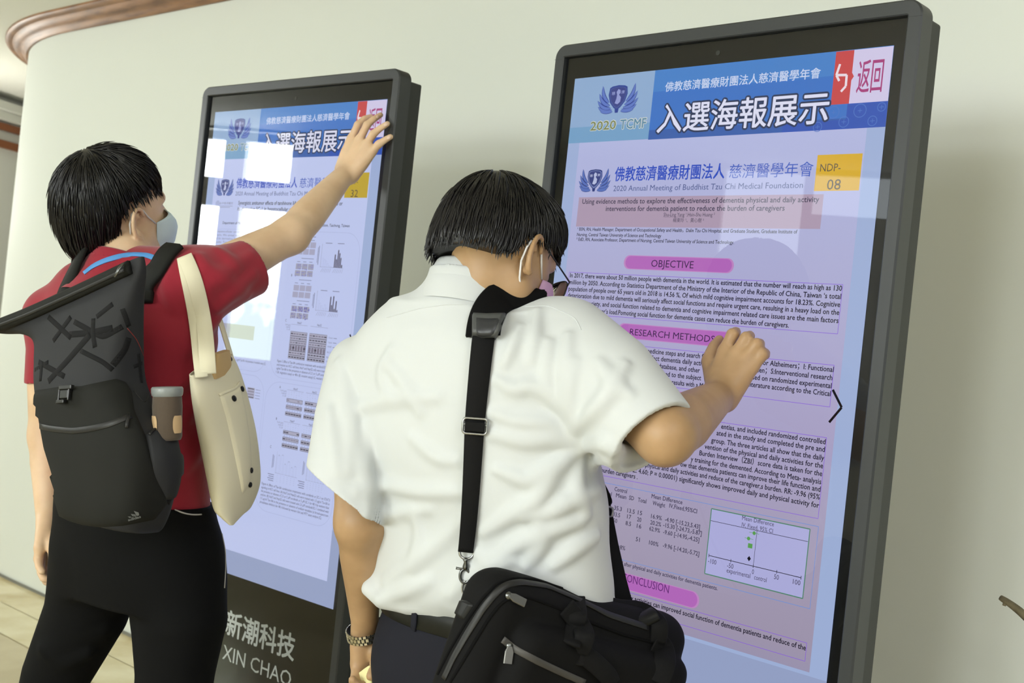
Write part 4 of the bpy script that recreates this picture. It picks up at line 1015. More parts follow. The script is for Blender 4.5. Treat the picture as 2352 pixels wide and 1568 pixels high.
# ---- shirt
m_shirt = mat('shirt_white_cotton', (199,203,204), .8, spec=.25, sheen=.2); add_bump(m_shirt, 900, .06, .0006)
def stand_axes(ax, ay):
    hz = unit(np.array([ay[0], ay[1], 0])); a0 = unit(np.array([0,0,1.0])+hz*.20); return a0, unit(np.cross(a0, ax))
def collar_rings(nk, ax, ay, up, prof, n):
    # upright stand whose upper edge is cut on a tilted plane
    a0, b0 = stand_axes(ax, ay); out = []
    for h, rx, ry in prof:
        rg = []
        for k in range(n+1):
            e = ax*rx*math.cos(2*math.pi*k/n)+b0*ry*math.sin(2*math.pi*k/n); rg.append(nk+e+a0*((h-e@up)/(a0@up)))
        out.append(rg)
    return out
def band(S, nk, ax, ay, up, rx, ry, h0, h1, t=.005, k=.018):
    def fn(X):
        q = X-nk; a0, b0 = stand_axes(ax, ay); x, y = q@ax, q@b0; g = np.sqrt((x/rx)**2+(y/ry)**2)+1e-6; d = np.abs((g-1)*min(rx, ry))-t
        dz = np.maximum(h0-q@a0, q@up-h1); return np.maximum(d, dz)
    S.func(fn, nk, .14, 'u', k)
def shirtB(folds=()):
    S = SDF(); S.loft(torsoB, 0, e=2.25)
    # shoulders and yoke rising to the collar
    S.chain([at(872,838,1.985), at(935,775,1.965), at(1005,728,1.95), at(1090,716,1.935), at(1172,738,1.91), at(1245,776,1.89), at(1318,824,1.875)], [.050,.052,.052,.052,.052,.053,.056], .05)
    def sleeve(pts, rad, mouth, d, cut_n, cr, depth=.06, k=.03):
        T = SDF(); T.chain(pts, rad, 0)
        T.chain([mouth-d*depth, mouth+d*.16], [cr*.86, cr*1.04], .004, 's')
        T.func(lambda X: (X-mouth)@cut_n, mouth, 2, 'i', 0)
        S.func(lambda X: T.eval(X), mouth, .5, 'u', k)
    qL = at(788,1136,1.915); dL = unit(qL-at(800,960,1.965))
    sleeve([shLB, at(800,960,1.965), at(789,1090,1.92), qL+dL*.06], [.060,.056,.062,.066], qL, dL, unit(np.array([-.52,-.10,-.84])), .066, .06, .014)
    hemR = at(1497,1006,1.745); dR = unit(hemR-at(1390,880,1.81))
    sleeve([shRB, at(1390,880,1.81), hemR+dR*.06], [.082,.083,.070], hemR, dR, dR, .070)
    band(S, nkB, rB, fwB, upB, .0735, .072, -.09, .010, .005, .03)
    S.chain([at(846,1352,1.955), at(880,1374,1.935), at(935,1386,1.915), at(1010,1394,1.885)], [.012,.017,.016,.012], .03)
    for pts, r, k in folds: S.chain(pts, r, k)
    return S
nkB = at(1092,648,1.925); fwB = unit(hB*.85+np.array([0,0,-.14])+rB*0); upB = unit(np.cross(rB, fwB))
lo, hi = (-.50,1.55,.86), (.55,2.25,1.55)
tmp = shirtB().mesh(lo, hi, .007, 'tmp'); bv = bvh_of(tmp); bpy.data.meshes.remove(tmp)
Z = lambda pts, ox=720, oy=620, s=.5101: [(ox+x*s, oy+y*s) for x, y in pts]
foldsB = []
for pts, r, dep in [
    (Z([(150,640),(290,592),(420,575),(560,572)]), .008, .0055), (Z([(200,995),(330,968),(480,1000),(690,1000)]), .008, .0055), (Z([(230,1110),(400,1092),(520,1078)]), .007, .005),
    (Z([(330,1400),(480,1300),(600,1200),(690,1110)]), .012, .008), (Z([(300,1480),(420,1440),(520,1400)]), .010, .006), (Z([(460,1090),(480,1200),(450,1330)]), .007, .005),
    (Z([(1005,190),(985,400)]), .010, .006), (Z([(930,260),(860,420)]), .008, .006),
    (Z([(830,500),(900,540),(980,520),(1060,560),(1130,640)]), .011, .006), (Z([(1060,330),(1050,500),(1100,590)]), .010, .006), (Z([(1150,300),(1130,480),(1150,600)]), .010, .006),
    (Z([(800,640),(900,680),(1050,690),(1170,760)]), .011, .007), (Z([(800,740),(950,770),(1080,760),(1180,800)]), .011, .007),
    (Z([(770,1180),(880,1110),(1000,1040),(1080,900),(1190,810)]), .013, .007), (Z([(960,1110),(1050,1100),(1150,1040),(1280,990)]), .012, .006), (Z([(830,900),(960,950),(1040,900),(1120,850)]), .010, .006),
    (Z([(800,1320),(930,1230),(1040,1180),(1200,1130)]), .012, .006), (Z([(1010,1150),(1030,1230),(960,1330)]), .010, .006), (Z([(1080,1330),(1180,1250),(1270,1200)]), .011, .006), (Z([(1200,860),(1180,1000),(1230,1100)]), .010, .007),
    (Z([(740,1280),(800,1330),(900,1310)]), .010, .007), (Z([(620,1460),(700,1380),(780,1340)]), .011, .007),
    (Z([(1200,800),(1300,780),(1400,820),(1480,800)]), .012, .007), (Z([(1190,700),(1260,640),(1330,560),(1400,430)]), .013, .006), (Z([(1180,420),(1150,560),(1190,760)]), .012, .007), (Z([(1250,870),(1350,830),(1450,830)]), .010, .006), (Z([(1290,420),(1350,520),(1420,560)]), .010, .007),
    (Z([(110,420),(160,560),(190,760),(230,960),(240,1090)]), .009, .0060), (Z([(70,640),(90,760),(110,900)]), .008, .006), (Z([(130,500),(170,700),(160,900)]), .007, .006), (Z([(250,700),(230,900),(260,1050)]), .008, .006), (Z([(330,420),(420,520),(480,640)]), .006, .005), (Z([(350,360),(300,470),(330,560)]), .006, .005), (Z([(450,760),(560,850),(640,860)]), .007, .0055)]:
    P, N = trail(bv, pts, 0, 10)
    if len(P) < 3: continue
    rt = np.mean([q[0] for q in pts]) > 1090
    P = [p-n*(dep-(.0062 if rt else .0036)) for p, n in zip(P, N)]; m_ = len(P); rr = [r*(.35+.65*math.sin(math.pi*(i+.4)/(m_-.2))) for i in range(m_)]
    foldsB.append((P[::1], rr, .015 if rt else .018))
shirt = link('shirt', shirtB(foldsB).mesh(lo, hi, .0030, 'shirt', 1), m_shirt, PB, True)
bvB = bvh_of(shirt)
# seams: yoke, sleeve hems, armhole
for pts in (Z([(330,215),(480,172),(600,155),(735,158)]), Z([(950,165),(1060,160),(1180,215),(1205,270)])):
    mb = MB(); P, N = trail(bvB, pts, .0002, 8); mb.tube(P, .0008, 5); mb.build('yoke_seam', m_shirt, shirt, True)
# collar: a folded band round the neck
def ringpts(c, ax, ay, rx, ry, n=40, a0=0, a1=360): return [c+ax*rx*math.cos(math.radians(a0+(a1-a0)*k/n))+ay*ry*math.sin(math.radians(a0+(a1-a0)*k/n)) for k in range(n+1)]
nk, fwdn, upn = nkB, fwB, upB
mb = MB(); prof = [(-.046,.0855,.084),(-.030,.083,.0815),(-.012,.080,.0785),(.010,.074,.073),(.022,.0705,.0695),(.026,.068,.067),(.022,.0655,.0645),(-.01,.068,.066)]
n = 40; rings = collar_rings(nk, rB, fwdn, upn, prof, n)
mb.add([p for r in rings for p in r], [(j*(n+1)+i, j*(n+1)+i+1, (j+1)*(n+1)+i+1, (j+1)*(n+1)+i) for j in range(len(prof)-1) for i in range(n)])
collarB = mb.build('collar', m_shirt, shirt, True)

# ---- trousers, belt, shoes
m_navy = mat('trousers_navy', (28,29,38), .8, spec=.2)
S = SDF(); wst = sec((888,1388),(1352,1430),1.965,psiB,.62)
S.loft([wst, sec((872,1450),(1370,1500),1.97,psiB,.66), sec((866,1540),(1400,1600),1.975,psiB,.68), sec((880,1640),(1400,1700),1.975,psiB,.66)], 0)
legs(S, hipLB, hipRB, knLB, knRB, down(anLB,.07), down(anRB,.07), [.098,.088,.070,.066,.062], .04)
trousersB = link('trousers', S.mesh((-.5,1.6,.0), (.55,2.4,1.0), .006, 'trousers'), m_navy, PB, True)
bt = bvh_of(trousersB)
m_belt = mat('belt_black_leather', (20,22,19), .42, spec=.3)
mb = MB(); c, l, f, rx, ry = wst
N_ = 48; z = np.array([0,0,1.0]); rings = []
for dz, g in ((-.020,.004),(-.018,.0075),(.014,.0075),(.018,.004)): rings.append([c+l*(rx+g)*math.copysign(abs(math.cos(2*math.pi*k/N_))**(2/2.3), math.cos(2*math.pi*k/N_))+f*(ry+g)*math.copysign(abs(math.sin(2*math.pi*k/N_))**(2/2.3), math.sin(2*math.pi*k/N_))+z*(dz-.002) for k in range(N_)])
mb.add([p for r in rings for p in r], [(j*N_+i, j*N_+(i+1)%N_, (j+1)*N_+(i+1)%N_, (j+1)*N_+i) for j in range(3) for i in range(N_)]); beltB = mb.build('belt', m_belt, PB, True)
P, N = trail(bvh_of(trousersB, beltB), [(955,1396),(953,1420),(951,1445)], .001, 6); mb = MB(); mb.ribbon(P, N, .012, .003); mb.build('belt_loop', m_navy, trousersB)
m_shoe = mat('shoe_black', (20,20,22), .4); m_sole = mat('shoe_sole', (40,40,40), .7)
for a in (anLB, anRB): shoe('shoe', a, psiB, m_shoe, m_sole, PB)

# ---- hair, mask, glasses, watch, paper bag
HLB = [(-.14,-.034),(-.10,-.030),(-.087,-.024),(-.075,-.028),(-.050,-.027),(-.043,-.020),(-.035,.004),(-.028,.020),(0,.030),(.019,.026),(.033,.032),(.066,.050),(.09,.044),(.125,.030)]
head_hair(headB, AB, PB, HLB, [((0,-.014,.040),(.087,.106,.096),.02),((0,-.052,.000),(.078,.068,.085),.03),((0,-.062,-.035),(.066,.050,.060),.03),((0,.030,.066),(.074,.067,.062),.03)], (0,-.065,.125), 5, 1700)
# ================================================================== worn accessories (shared builders)
m_maskblue = mat('mask_pale_blue', (210,232,244), .8); m_maskpink = mat('mask_pink', (206,164,200), .8); m_loop = mat('ear_loop_white', (226,226,226), .7)
def face_mask(o, A, parent, mat_, name='face_mask', size=1.0):
    Wp = lambda p: np.asarray(o)+A@(np.asarray(p, float))
    T = np.linspace(0, 1, 15); Sx = np.linspace(-1, 1, 31)
    cy = np.interp(T, [0,.22,.5,.8,1], [.101,.124,.122,.103,.074]); cz = np.interp(T, [0,.22,.5,.8,1], [-.006,-.030,-.058,-.094,-.108])
    sy = np.interp(T, [0,.5,1], [.048,.044,.034]); sz = np.interp(T, [0,.5,1], [-.018,-.052,-.088]); sx_ = np.interp(T, [0,.5,1], [.063,.063,.055])
    mb = MB(); vs = []
    for i, t in enumerate(T):
        for u in Sx:
            a = abs(u); w = math.cos(u*math.pi/2)**.75; x = math.copysign(sx_[i]*math.sin(a*math.pi/2)**1.0, u)
            y = sy[i]+(cy[i]-sy[i])*w+.0016*math.sin(t*math.pi*7)*(w**.3); z = sz[i]+(cz[i]-sz[i])*w
            vs.append(Wp((x*1.02, y+.003, z)))
    n = len(Sx); mb.add(vs, [(i*n+j, i*n+j+1, (i+1)*n+j+1, (i+1)*n+j) for i in range(len(T)-1) for j in range(n-1)])
    m_ = mb.build(name, mat_, parent, True); sd = m_.modifiers.new('thickness', 'SOLIDIFY'); sd.thickness = .002
    for sg in (-1, 1):
        L_ = MB(); pts = [(sg*.064,.047,-.019),(sg*.0745,.024,.002),(sg*.0785,.012,.018),(sg*.081,-.002,.026),(sg*.086,-.019,.016),(sg*.088,-.027,-.004),(sg*.082,-.024,-.026),(sg*.073,-.008,-.046),(sg*.064,.018,-.070),(sg*.056,.034,-.087)]
        L_.tube([Wp(p) for p in pts], .0017, 6); L_.build('ear_loop', m_loop, m_, True)
    return m_

# ================================================================== the person in the red polo shirt
PA = person('person in dark red polo shirt reaching up to the left-hand screen, with pale blue mask', (-.78, 2.42, 0))
psiA = math.radians(35); hA = np.array([math.sin(psiA), math.cos(psiA), 0]); rA = np.array([math.cos(psiA), -math.sin(psiA), 0])
rowsA = [((150,664),(420,650),2.43,.60),((105,735),(505,735),2.43,.60),((112,830),(495,845),2.42,.60),((122,940),(488,960),2.41,.62),((126,1060),(487,1085),2.40,.64),((124,1130),(488,1160),2.40,.65)]
torsoA = [sec(L, R_, Y, psiA, q) for L, R_, Y, q in rowsA]
shRA, elRA = at(442,655,2.36), at(668,540,2.53); wrRA = kplane('L', 797, 395, .062)
shLA, elLA, wrLA = at(115,735,2.55), at(108,1000,2.56), at(112,1200,2.50)
AA = head_ypr(42, 19, -9); headA = at(312,514,2.425)-AA@np.array([.083,-.010,-.006])
handRA = dict(mcps=[kplane('L',808,318,.046), kplane('L',826,321,.048), kplane('L',843,331,.047), kplane('L',855,347,.042)],
  fingers=[[kplane('L',822,287,.044), kplane('L',837,273,.030), kplane('L',852,268,.0125)], [kplane('L',843,287,.044), kplane('L',858,274,.032), kplane('L',874,264,.0135)],
           [kplane('L',857,308,.044), kplane('L',873,295,.036), kplane('L',890,284,.026)], [kplane('L',870,331,.040), kplane('L',883,322,.034), kplane('L',897,314,.026)]],
  thumb=[kplane('L',800,372,.045), kplane('L',806,338,.028), kplane('L',816,314,.016), kplane('L',826,300,.0125)])
handLA = dict(mcps=[at(113,1262,2.51), at(102,1266,2.485), at(95,1264,2.465), at(91,1256,2.45)],
  fingers=[[at(113,1290,2.515), at(111,1312,2.50), at(109,1326,2.49)], [at(101,1298,2.49), at(102,1320,2.475), at(104,1334,2.465)], [at(92,1294,2.465), at(94,1316,2.45), at(99,1328,2.44)], [at(88,1282,2.45), at(90,1302,2.435), at(96,1312,2.43)]],
  thumb=[at(113,1222,2.48), at(121,1248,2.46), at(123,1272,2.45), at(121,1290,2.45)])
S = SDF()
S.loft(grow(torsoA, -.012), 0)
S.chain([at(285,650,2.45), at(280,590,2.45), headA+AA@np.array([0,-.03,-.05])], [.066,.060,.058], .03)
add_head(S, headA, AA)
S.chain([shRA, (shRA+elRA)/2, elRA], [.052,.046,.037], .03); S.chain([elRA, elRA*.7+wrRA*.3, elRA*.35+wrRA*.65, wrRA], [.039,.0385,.031,.0225], .02)
S.chain([shLA, (shLA+elLA)/2, elLA], [.050,.044,.037], .03); S.chain([elLA, elLA*.7+wrLA*.3, elLA*.35+wrLA*.65, wrLA], [.036,.036,.030,.025], .02)
add_hand(S, wrRA, fr=.0079, **handRA); add_hand(S, wrLA, fr=.0082, **handLA)
# legs: a wide stance
hipLA, hipRA = at(225,1270,2.45), at(400,1275,2.36)
knLA, knRA = at(120,1575,2.50), at(398,1600,2.34)
knLA = down(knLA, .50); knRA = down(knRA, .50)
anLA, anRA = down(knLA, .09, (-.09,.0,0)), down(knRA, .09, (.0,-.02,0))
legs(S, hipLA, hipRA, knLA, knRA, anLA, anRA, [.072,.066,.048,.048,.036])
bodyA = link('body', S.mesh((-1.32,2.05,.03), (-.15,3.0,1.85), .0034, 'body'), m_skin, PA, True)

m_red = mat('polo_dark_red', (150,36,52), .85, spec=.25, sheen=.25); add_bump(m_red, 700, .08, .0006)
def shirtA(folds=()):
    S = SDF(); S.loft(torsoA, 0, e=2.3)
    S.chain([at(130,715,2.53), at(195,655,2.49), at(285,628,2.45), at(385,632,2.40), at(455,650,2.37)], [.052,.054,.060,.058,.062], .05)
    def sleeve(pts, rad, mouth, d, cut_n, cr, depth=.05):
        T = SDF(); T.chain(pts, rad, 0); T.chain([mouth-d*depth, mouth+d*.16], [cr*.86, cr*1.0], .004, 's'); T.func(lambda X: (X-mouth)@cut_n, mouth, 2, 'i', 0)
        S.func(lambda X: T.eval(X), mouth, .5, 'u', .05)
    q = at(576,618,2.445); d = unit(elRA-shRA); sleeve([shRA, at(510,640,2.40), q+d*.06], [.070,.064,.058], q, d, d, .055)
    q2 = at(118,880,2.555); d2 = unit(elLA-shLA); sleeve([shLA, at(122,800,2.555), q2+d2*.06], [.054,.055,.057], q2, d2, d2, .056)
    fw_ = unit(hA*.95+np.array([0,0,-.22])); band(S, at(284,618,2.445), rA, fw_, unit(np.cross(rA, fw_)), .0735, .072, -.07, .008)
    for pts, r, k in folds: S.chain(pts, r, k)
    return S
lo, hi = (-1.25,2.10,.86), (-.30,2.80,1.60)
tmp = shirtA().mesh(lo, hi, .007, 'tmp'); bv = bvh_of(tmp); bpy.data.meshes.remove(tmp)
ZA = lambda pts, ox=0, oy=280, s=.30608: [(ox+x*s, oy+y*s) for x, y in pts]
foldsA = []
for pts, r, dep in [(ZA([(1500,1010),(1560,1100),(1700,1200),(1850,1310)]), .010, .005), (ZA([(1900,1150),(1780,1260),(1640,1400)]), .010, .005), (ZA([(1880,1000),(1740,1100),(1580,1230)]), .010, .006), (ZA([(1320,1050),(1250,1200),(1300,1400)]), .010, .005),
    (ZA([(1640,960),(1700,1000),(1760,1080)]), .006, .003), ([(440,800),(470,760),(500,735)], .010, .005), ([(400,900),(440,860),(480,800)], .012, .006), ([(430,960),(460,900),(485,860)], .010, .005), ([(420,1080),(450,1040),(470,980)], .010, .006)]:
    P, N = trail(bv, pts, 0, 8)
    if len(P) < 3: continue
    P = [p-n*dep for p, n in zip(P, N)]; m_ = len(P); foldsA.append((P, [r*(.4+.6*math.sin(math.pi*(i+.4)/(m_-.2))) for i in range(m_)], .02))
shirtAo = link('polo_shirt', shirtA(foldsA).mesh(lo, hi, .0032, 'polo_shirt', 1), m_red, PA, True)
nk = nkA = at(284,618,2.445); fwdn = unit(hA*.95+np.array([0,0,-.22])); upn = unit(np.cross(rA, fwdn)); n = 40
prof = [(-.075,.112,.100),(-.045,.092,.086),(-.025,.082,.079),(-.005,.077,.075),(.018,.071,.070),(.024,.069,.068),(.026,.067,.066),(.020,.065,.064),(-.01,.068,.066)]
mb = MB(); rings = [ringpts(nk+upn*h-fwdn*.004, rA, fwdn, rx, ry, n) for h, rx, ry in prof]
mb.add([p for r in rings for p in r], [(j*(n+1)+i, j*(n+1)+i+1, (j+1)*(n+1)+i+1, (j+1)*(n+1)+i) for j in range(len(prof)-1) for i in range(n)])
collarA = mb.build('collar', m_red, shirtAo, True)
bvA = bvh_of(shirtAo, collarA)
m_lan = mat('lanyard_blue', (84,150,214), .6)
P, N = trail(bvA, [(193,628),(214,611),(240,599),(270,590),(306,584),(337,586),(366,597)], .0005, 6)
mb = MB(); mb.ribbon(P, N, .0115, .0018); mb.build('lanyard', m_lan, PA, True)

m_black = mat('trousers_black', (9,10,11), .8, spec=.15); m_piping = mat('piping_white', (190,190,188), .6)
S = SDF()
S.loft([sec((118,1120),(496,1150),2.40,psiA,.66), sec((116,1200),(512,1225),2.41,psiA,.68), sec((122,1290),(522,1315),2.415,psiA,.68), sec((130,1360),(512,1385),2.42,psiA,.66)], 0)
S.chain([at(234,1270,2.45), at(200,1400,2.47), at(131,1545,2.50), knLA, anLA], [.100,.086,.071,.070,.055], .03)
S.chain([hipRA, at(412,1420,2.35), at(402,1550,2.345), knRA, down(anRA,.07)], [.098,.094,.077,.072,.058], .012)
for pts, r in ((((150,1400),(220,1360),(270,1380)), .012), (((130,1480),(190,1450),(240,1440)), .012), (((345,1430),(370,1405),(410,1395)), .012), (((105,1490),(150,1520),(200,1500)), .010)):
    S.chain([at(x, y, 2.365 if x > 280 else 2.42) for x, y in pts], r, .02)
trousersA = link('trousers', S.mesh((-1.35,2.05,.0), (-.2,2.85,1.06), .006, 'trousers', 1), m_black, PA, True)
bvT = bvh_of(trousersA)
mb = MB(); P, N = trail(bvT, [(505,1199),(509,1225),(517,1262),(518,1300),(515,1350)], .0006, 8)
if len(P) > 2: mb.tube(P, .0012, 5)
mb.build('side_piping', m_piping, trousersA, True)
mb = MB(); P, N = trail(bvT, [(401,1171),(425,1179),(445,1182),(462,1181)], .0008, 6)
if len(P) > 2: mb.tube(P, .0016, 5)
mb.build('drawcord', m_piping, trousersA, True)
for a in (anLA, anRA): shoe('shoe', a, psiA, m_shoe, m_sole, PA)
HLA = [(-.14,-.078),(-.10,-.078),(-.080,-.074),(-.070,-.062),(-.060,-.053),(-.050,-.040),(-.044,-.010),(-.036,.022),(-.020,.040),(.006,.046),(.018,.050),(.026,.058),(.045,.054),(.075,.044),(.10,.036),(.125,.032)]
head_hair(headA, AA, PA, HLA, [((0,-.024,.048),(.088,.106,.098),.02),((0,-.064,.000),(.076,.068,.094),.03),((0,.018,.066),(.076,.062,.064),.03)], (0,-.05,.125), 9, 1800, (.045,.085), .0020, .007)
face_mask(headA, AA, PA, m_maskblue)

# ---- hair, mask and glasses of the person in white
face_mask(headB, AB, PB, m_maskpink)
WB = lambda p: headB+AB@np.asarray(p, float)
G = thing('glasses', 'black-rimmed glasses slipped down the nose of the person in white', 'glasses', tuple(WB((0,.108,-.006))))
m_rim = mat('glasses_rim_black', (18,18,20), .35)
m_lens = bpy.data.materials.new('lens_clear'); m_lens.use_nodes = True; nt = m_lens.node_tree; nt.nodes.clear()
o_ = nt.nodes.new('ShaderNodeOutputMaterial'); mx_ = nt.nodes.new('ShaderNodeMixShader'); tr_ = nt.nodes.new('ShaderNodeBsdfTransparent'); gl_ = nt.nodes.new('ShaderNodeBsdfGlossy'); fr_ = nt.nodes.new('ShaderNodeFresnel')
gl_.inputs['Roughness'].default_value = .01; fr_.inputs[0].default_value = 1.6
nt.links.new(fr_.outputs[0], mx_.inputs[0]); nt.links.new(tr_.outputs[0], mx_.inputs[1]); nt.links.new(gl_.outputs[0], mx_.inputs[2]); nt.links.new(mx_.outputs[0], o_.inputs[0])
def lens_pts(sg, n=28, g=1.0):
    out = []
    for k in range(n):
        a = 2*math.pi*k/n; c, s_ = math.cos(a), math.sin(a)
        x = .026*g*math.copysign(abs(c)**.65, c); z = .0185*g*math.copysign(abs(s_)**.65, s_)
        out.append(WB((sg*.035+x, .124-abs(sg*.035+x)*.22, -.004+z)))
    return out
for sg in (-1, 1):
    lp = lens_pts(sg); mb = MB(); mb.tube(lp+[lp[0]], .0013, 6, cap=False); mb.build('rim', m_rim, G, True)
    mb = MB(); mb.add(lens_pts(sg, 28, .97), [tuple(range(28))]); mb.build('lens', m_lens, G)
    mb = MB(); mb.tube([WB(p) for p in ((sg*.061,.111,.004),(sg*.070,.104,.006),(sg*.0765,.060,.014),(sg*.0795,.010,.026),(sg*.0815,-.010,.024),(sg*.083,-.026,.004))], [.0014,.0016,.0014,.0014,.0014,.0012], 6); mb.build('temple', m_rim, G, True)
mb = MB(); mb.tube([WB(p) for p in ((-.010,.1215,.004),(0,.123,.007),(.010,.1215,.004))], .0013, 6); mb.build('bridge', m_rim, G, True)
# ================================================================== things carried
def catmull(P, n):
    P = np.asarray(P, float); m_ = len(P); t = np.linspace(0, m_-1, n); i = np.clip(t.astype(int), 0, m_-2); f = (t-i).reshape((-1,)+(1,)*(P.ndim-1))
    p0 = P[np.maximum(i-1, 0)]; p1 = P[i]; p2 = P[i+1]; p3 = P[np.minimum(i+2, m_-1)]
    return .5*((2*p1)+(-p0+p2)*f+(2*p0-5*p1+4*p2-p3)*f*f+(-p0+3*p1-3*p2+p3)*f**3)
def loft_mesh(rings, name, mats, parent, nu=56, nv=90, e=3.2, wob=0.0, seed=1, cap=True):
    # rings: (centre, lateral vec, depth vec) bottom to top, dense smooth surface
    R_ = np.array([[c, l, d] for c, l, d in rings], float); D = catmull(R_, nv); th = np.linspace(0, 2*math.pi, nu, endpoint=False)
    c_, s_ = np.cos(th), np.sin(th); a = np.sign(c_)*np.abs(c_)**(2/e); b = np.sign(s_)*np.abs(s_)**(2/e)
    V = D[:,0][:,None]+D[:,1][:,None]*a[None,:,None]+D[:,2][:,None]*b[None,:,None]
    if wob:
        rg = np.random.default_rng(seed); W_ = np.zeros(V.shape[:2])
        for k in range(9):
            kv = rg.normal(0, 1, 3)*rg.uniform(14, 38); W_ += np.sin(V@kv+rg.uniform(0, 6.28))/(4+k*.5)
        out = V-D[:,0][:,None]; out /= np.linalg.norm(out, axis=2)[:,:,None]+1e-9; V = V+out*(W_*wob)[:,:,None]
    V = V.reshape(-1, 3); Q = [(i*nu+j, i*nu+(j+1)%nu, (i+1)*nu+(j+1)%nu, (i+1)*nu+j) for i in range(nv-1) for j in range(nu)]
    mb = MB(); mb.add(V, Q)
    if cap: mb.add([V[k] for k in range(nu)], [tuple(range(nu))]); mb.add([V[(nv-1)*nu+k] for k in range(nu)], [tuple(range(nu))])
    return mb
def coons(bv, top, bottom, left, right, nu, nv, off):
    # patch bounded by four photo polylines, draped on a surface
    def rs(pl, n):
        pl = np.array(pl, float); d = np.r_[0, np.cumsum(np.linalg.norm(np.diff(pl, axis=0), axis=1))]; t = np.linspace(0, d[-1], n); return np.stack([np.interp(t, d, pl[:,k]) for k in (0,1)], 1)
    T, B_, L_, Rr = rs(top, nu), rs(bottom, nu), rs(left, nv), rs(right, nv); grid = []
    last = None
    for j in range(nv):
        v = j/(nv-1); row = []
        for i in range(nu):
            u = i/(nu-1)
            p = (1-v)*T[i]+v*B_[i]+(1-u)*L_[j]+u*Rr[j]-((1-u)*(1-v)*T[0]+u*(1-v)*T[-1]+(1-u)*v*B_[0]+u*v*B_[-1])
            q, n = hit(bv, p[0], p[1]); row.append((q, n))
        grid.append(row)
    pts = np.full((nv, nu, 3), np.nan); nr = np.zeros((nv, nu, 3))
    for j in range(nv):
        for i in range(nu):
            if grid[j][i][0] is not None: pts[j,i], nr[j,i] = grid[j][i]
    # fill rays that missed with the nearest good neighbour in the row
    for j in range(nv):
        good = np.where(~np.isnan(pts[j,:,0]))[0]
        if len(good) == 0: continue
        for i in range(nu):
            if np.isnan(pts[j,i,0]): k = good[np.argmin(abs(good-i))]; pts[j,i] = pts[j,k]; nr[j,i] = nr[j,k]
    nrs = nr.copy()
    for _ in range(6): nrs[1:-1,1:-1] = (nrs[1:-1,1:-1]*2+nrs[:-2,1:-1]+nrs[2:,1:-1]+nrs[1:-1,:-2]+nrs[1:-1,2:])/6
    nrs /= np.linalg.norm(nrs, axis=2)[:,:,None]+1e-9
    return pts, nrs
def patch(name, pts, nrs, thick, mats, parent, bulge=0.0, rim=True):
    nv, nu = pts.shape[:2]; u = np.linspace(0, 1, nu)[None,:]; v = np.linspace(0, 1, nv)[:,None]
    ed = np.minimum(np.minimum(u, 1-u), np.minimum(v, 1-v)); prof = np.clip(ed/.05, 0, 1)**.5
    h = thick*prof+bulge*np.sin(math.pi*np.clip(u, 0, 1))**.7*np.sin(math.pi*np.clip(v, 0, 1))**.7
    P = pts+nrs*h[:,:,None]; mb = MB(); mb.add(P.reshape(-1, 3), [(j*nu+i, j*nu+i+1, (j+1)*nu+i+1, (j+1)*nu+i) for j in range(nv-1) for i in range(nu-1)])
    return mb.build(name, mats, parent, True)
def draped(name, bv, pts, width, thick, mat_, parent, off=.0004, step=8, round_=False):
    P, N = trail(bv, pts, off, step)
    if len(P) < 3: return None
    mb = MB()
    if round_: mb.tube(P, width/2, 8)
    else: mb.ribbon(P, N, width, thick)
    return mb.build(name, mat_, parent, True)

def over_shoulder(name, bv, start, direction, step, n, width, thick, mat_, parent, off=.001):
    # a strap that climbs the back along photo points, then is laid forward over the shoulder
    P = []; N = []
    for q in start:
        p, n_ = hit(bv, *q)
        if p is not None: P.append(p); N.append(n_)
    d = unit(direction); q = P[-1].copy()
    for k in range(n):
        q = q+d*step; r = bv.ray_cast(Vector((q[0], q[1], 1.62)), Vector((0,0,-1)))
        if r[0] is None: break
        p = np.array(r[0])
        if p[2] < P[-1][2]-.10: break
        P.append(p); N.append(np.array(r[1]) if r[1][2] > 0 else -np.array(r[1]))
    P = catmull(P, 40); N = [unit(v) for v in catmull(N, 40)]
    for _ in range(4): P[1:-1] = (P[:-2]+2*P[1:-1]+P[2:])/4
    mb = MB(); mb.ribbon([p+n_*(off+.004) for p, n_ in zip(P, N)], N, width, thick); return mb.build(name, mat_, parent, True)
# ---- backpack ------------------------------------------------------------
m_pack = mat('pack_charcoal', (38,39,42), .7, spec=.3); m_pack_blk = mat('pack_black', (25,26,23), .75, spec=.25); m_print = mat('pack_print_black', (22,22,24), .8, spec=.2); m_zip = mat('zip_black', (20,20,20), .5)
m_buckle = mat('buckle_black_plastic', (24,25,26), .3); m_metal = mat('metal_silver', (170,172,172), .28, metal=1.0); m_gun = mat('metal_dark', (110,112,112), .3, metal=1.0); m_logo = mat('logo_grey', (104,108,108), .6)
BP = thing('backpack', 'black and charcoal roll-top backpack worn by the person in red', 'backpack', tuple(at(250,1205,2.17)))
def bring(L_, R_, Yc, d, tilt=None):
    c = at((L_[0]+R_[0])/2, (L_[1]+R_[1])/2, Yc); a = math.hypot(R_[0]-L_[0], R_[1]-L_[1])/2*Yc/FPX; l = (a-.57*d)/.82*1.12
    lat = rA*l if tilt is None else unit(np.asarray(tilt, float))*l
    return (c, lat, hA*d)
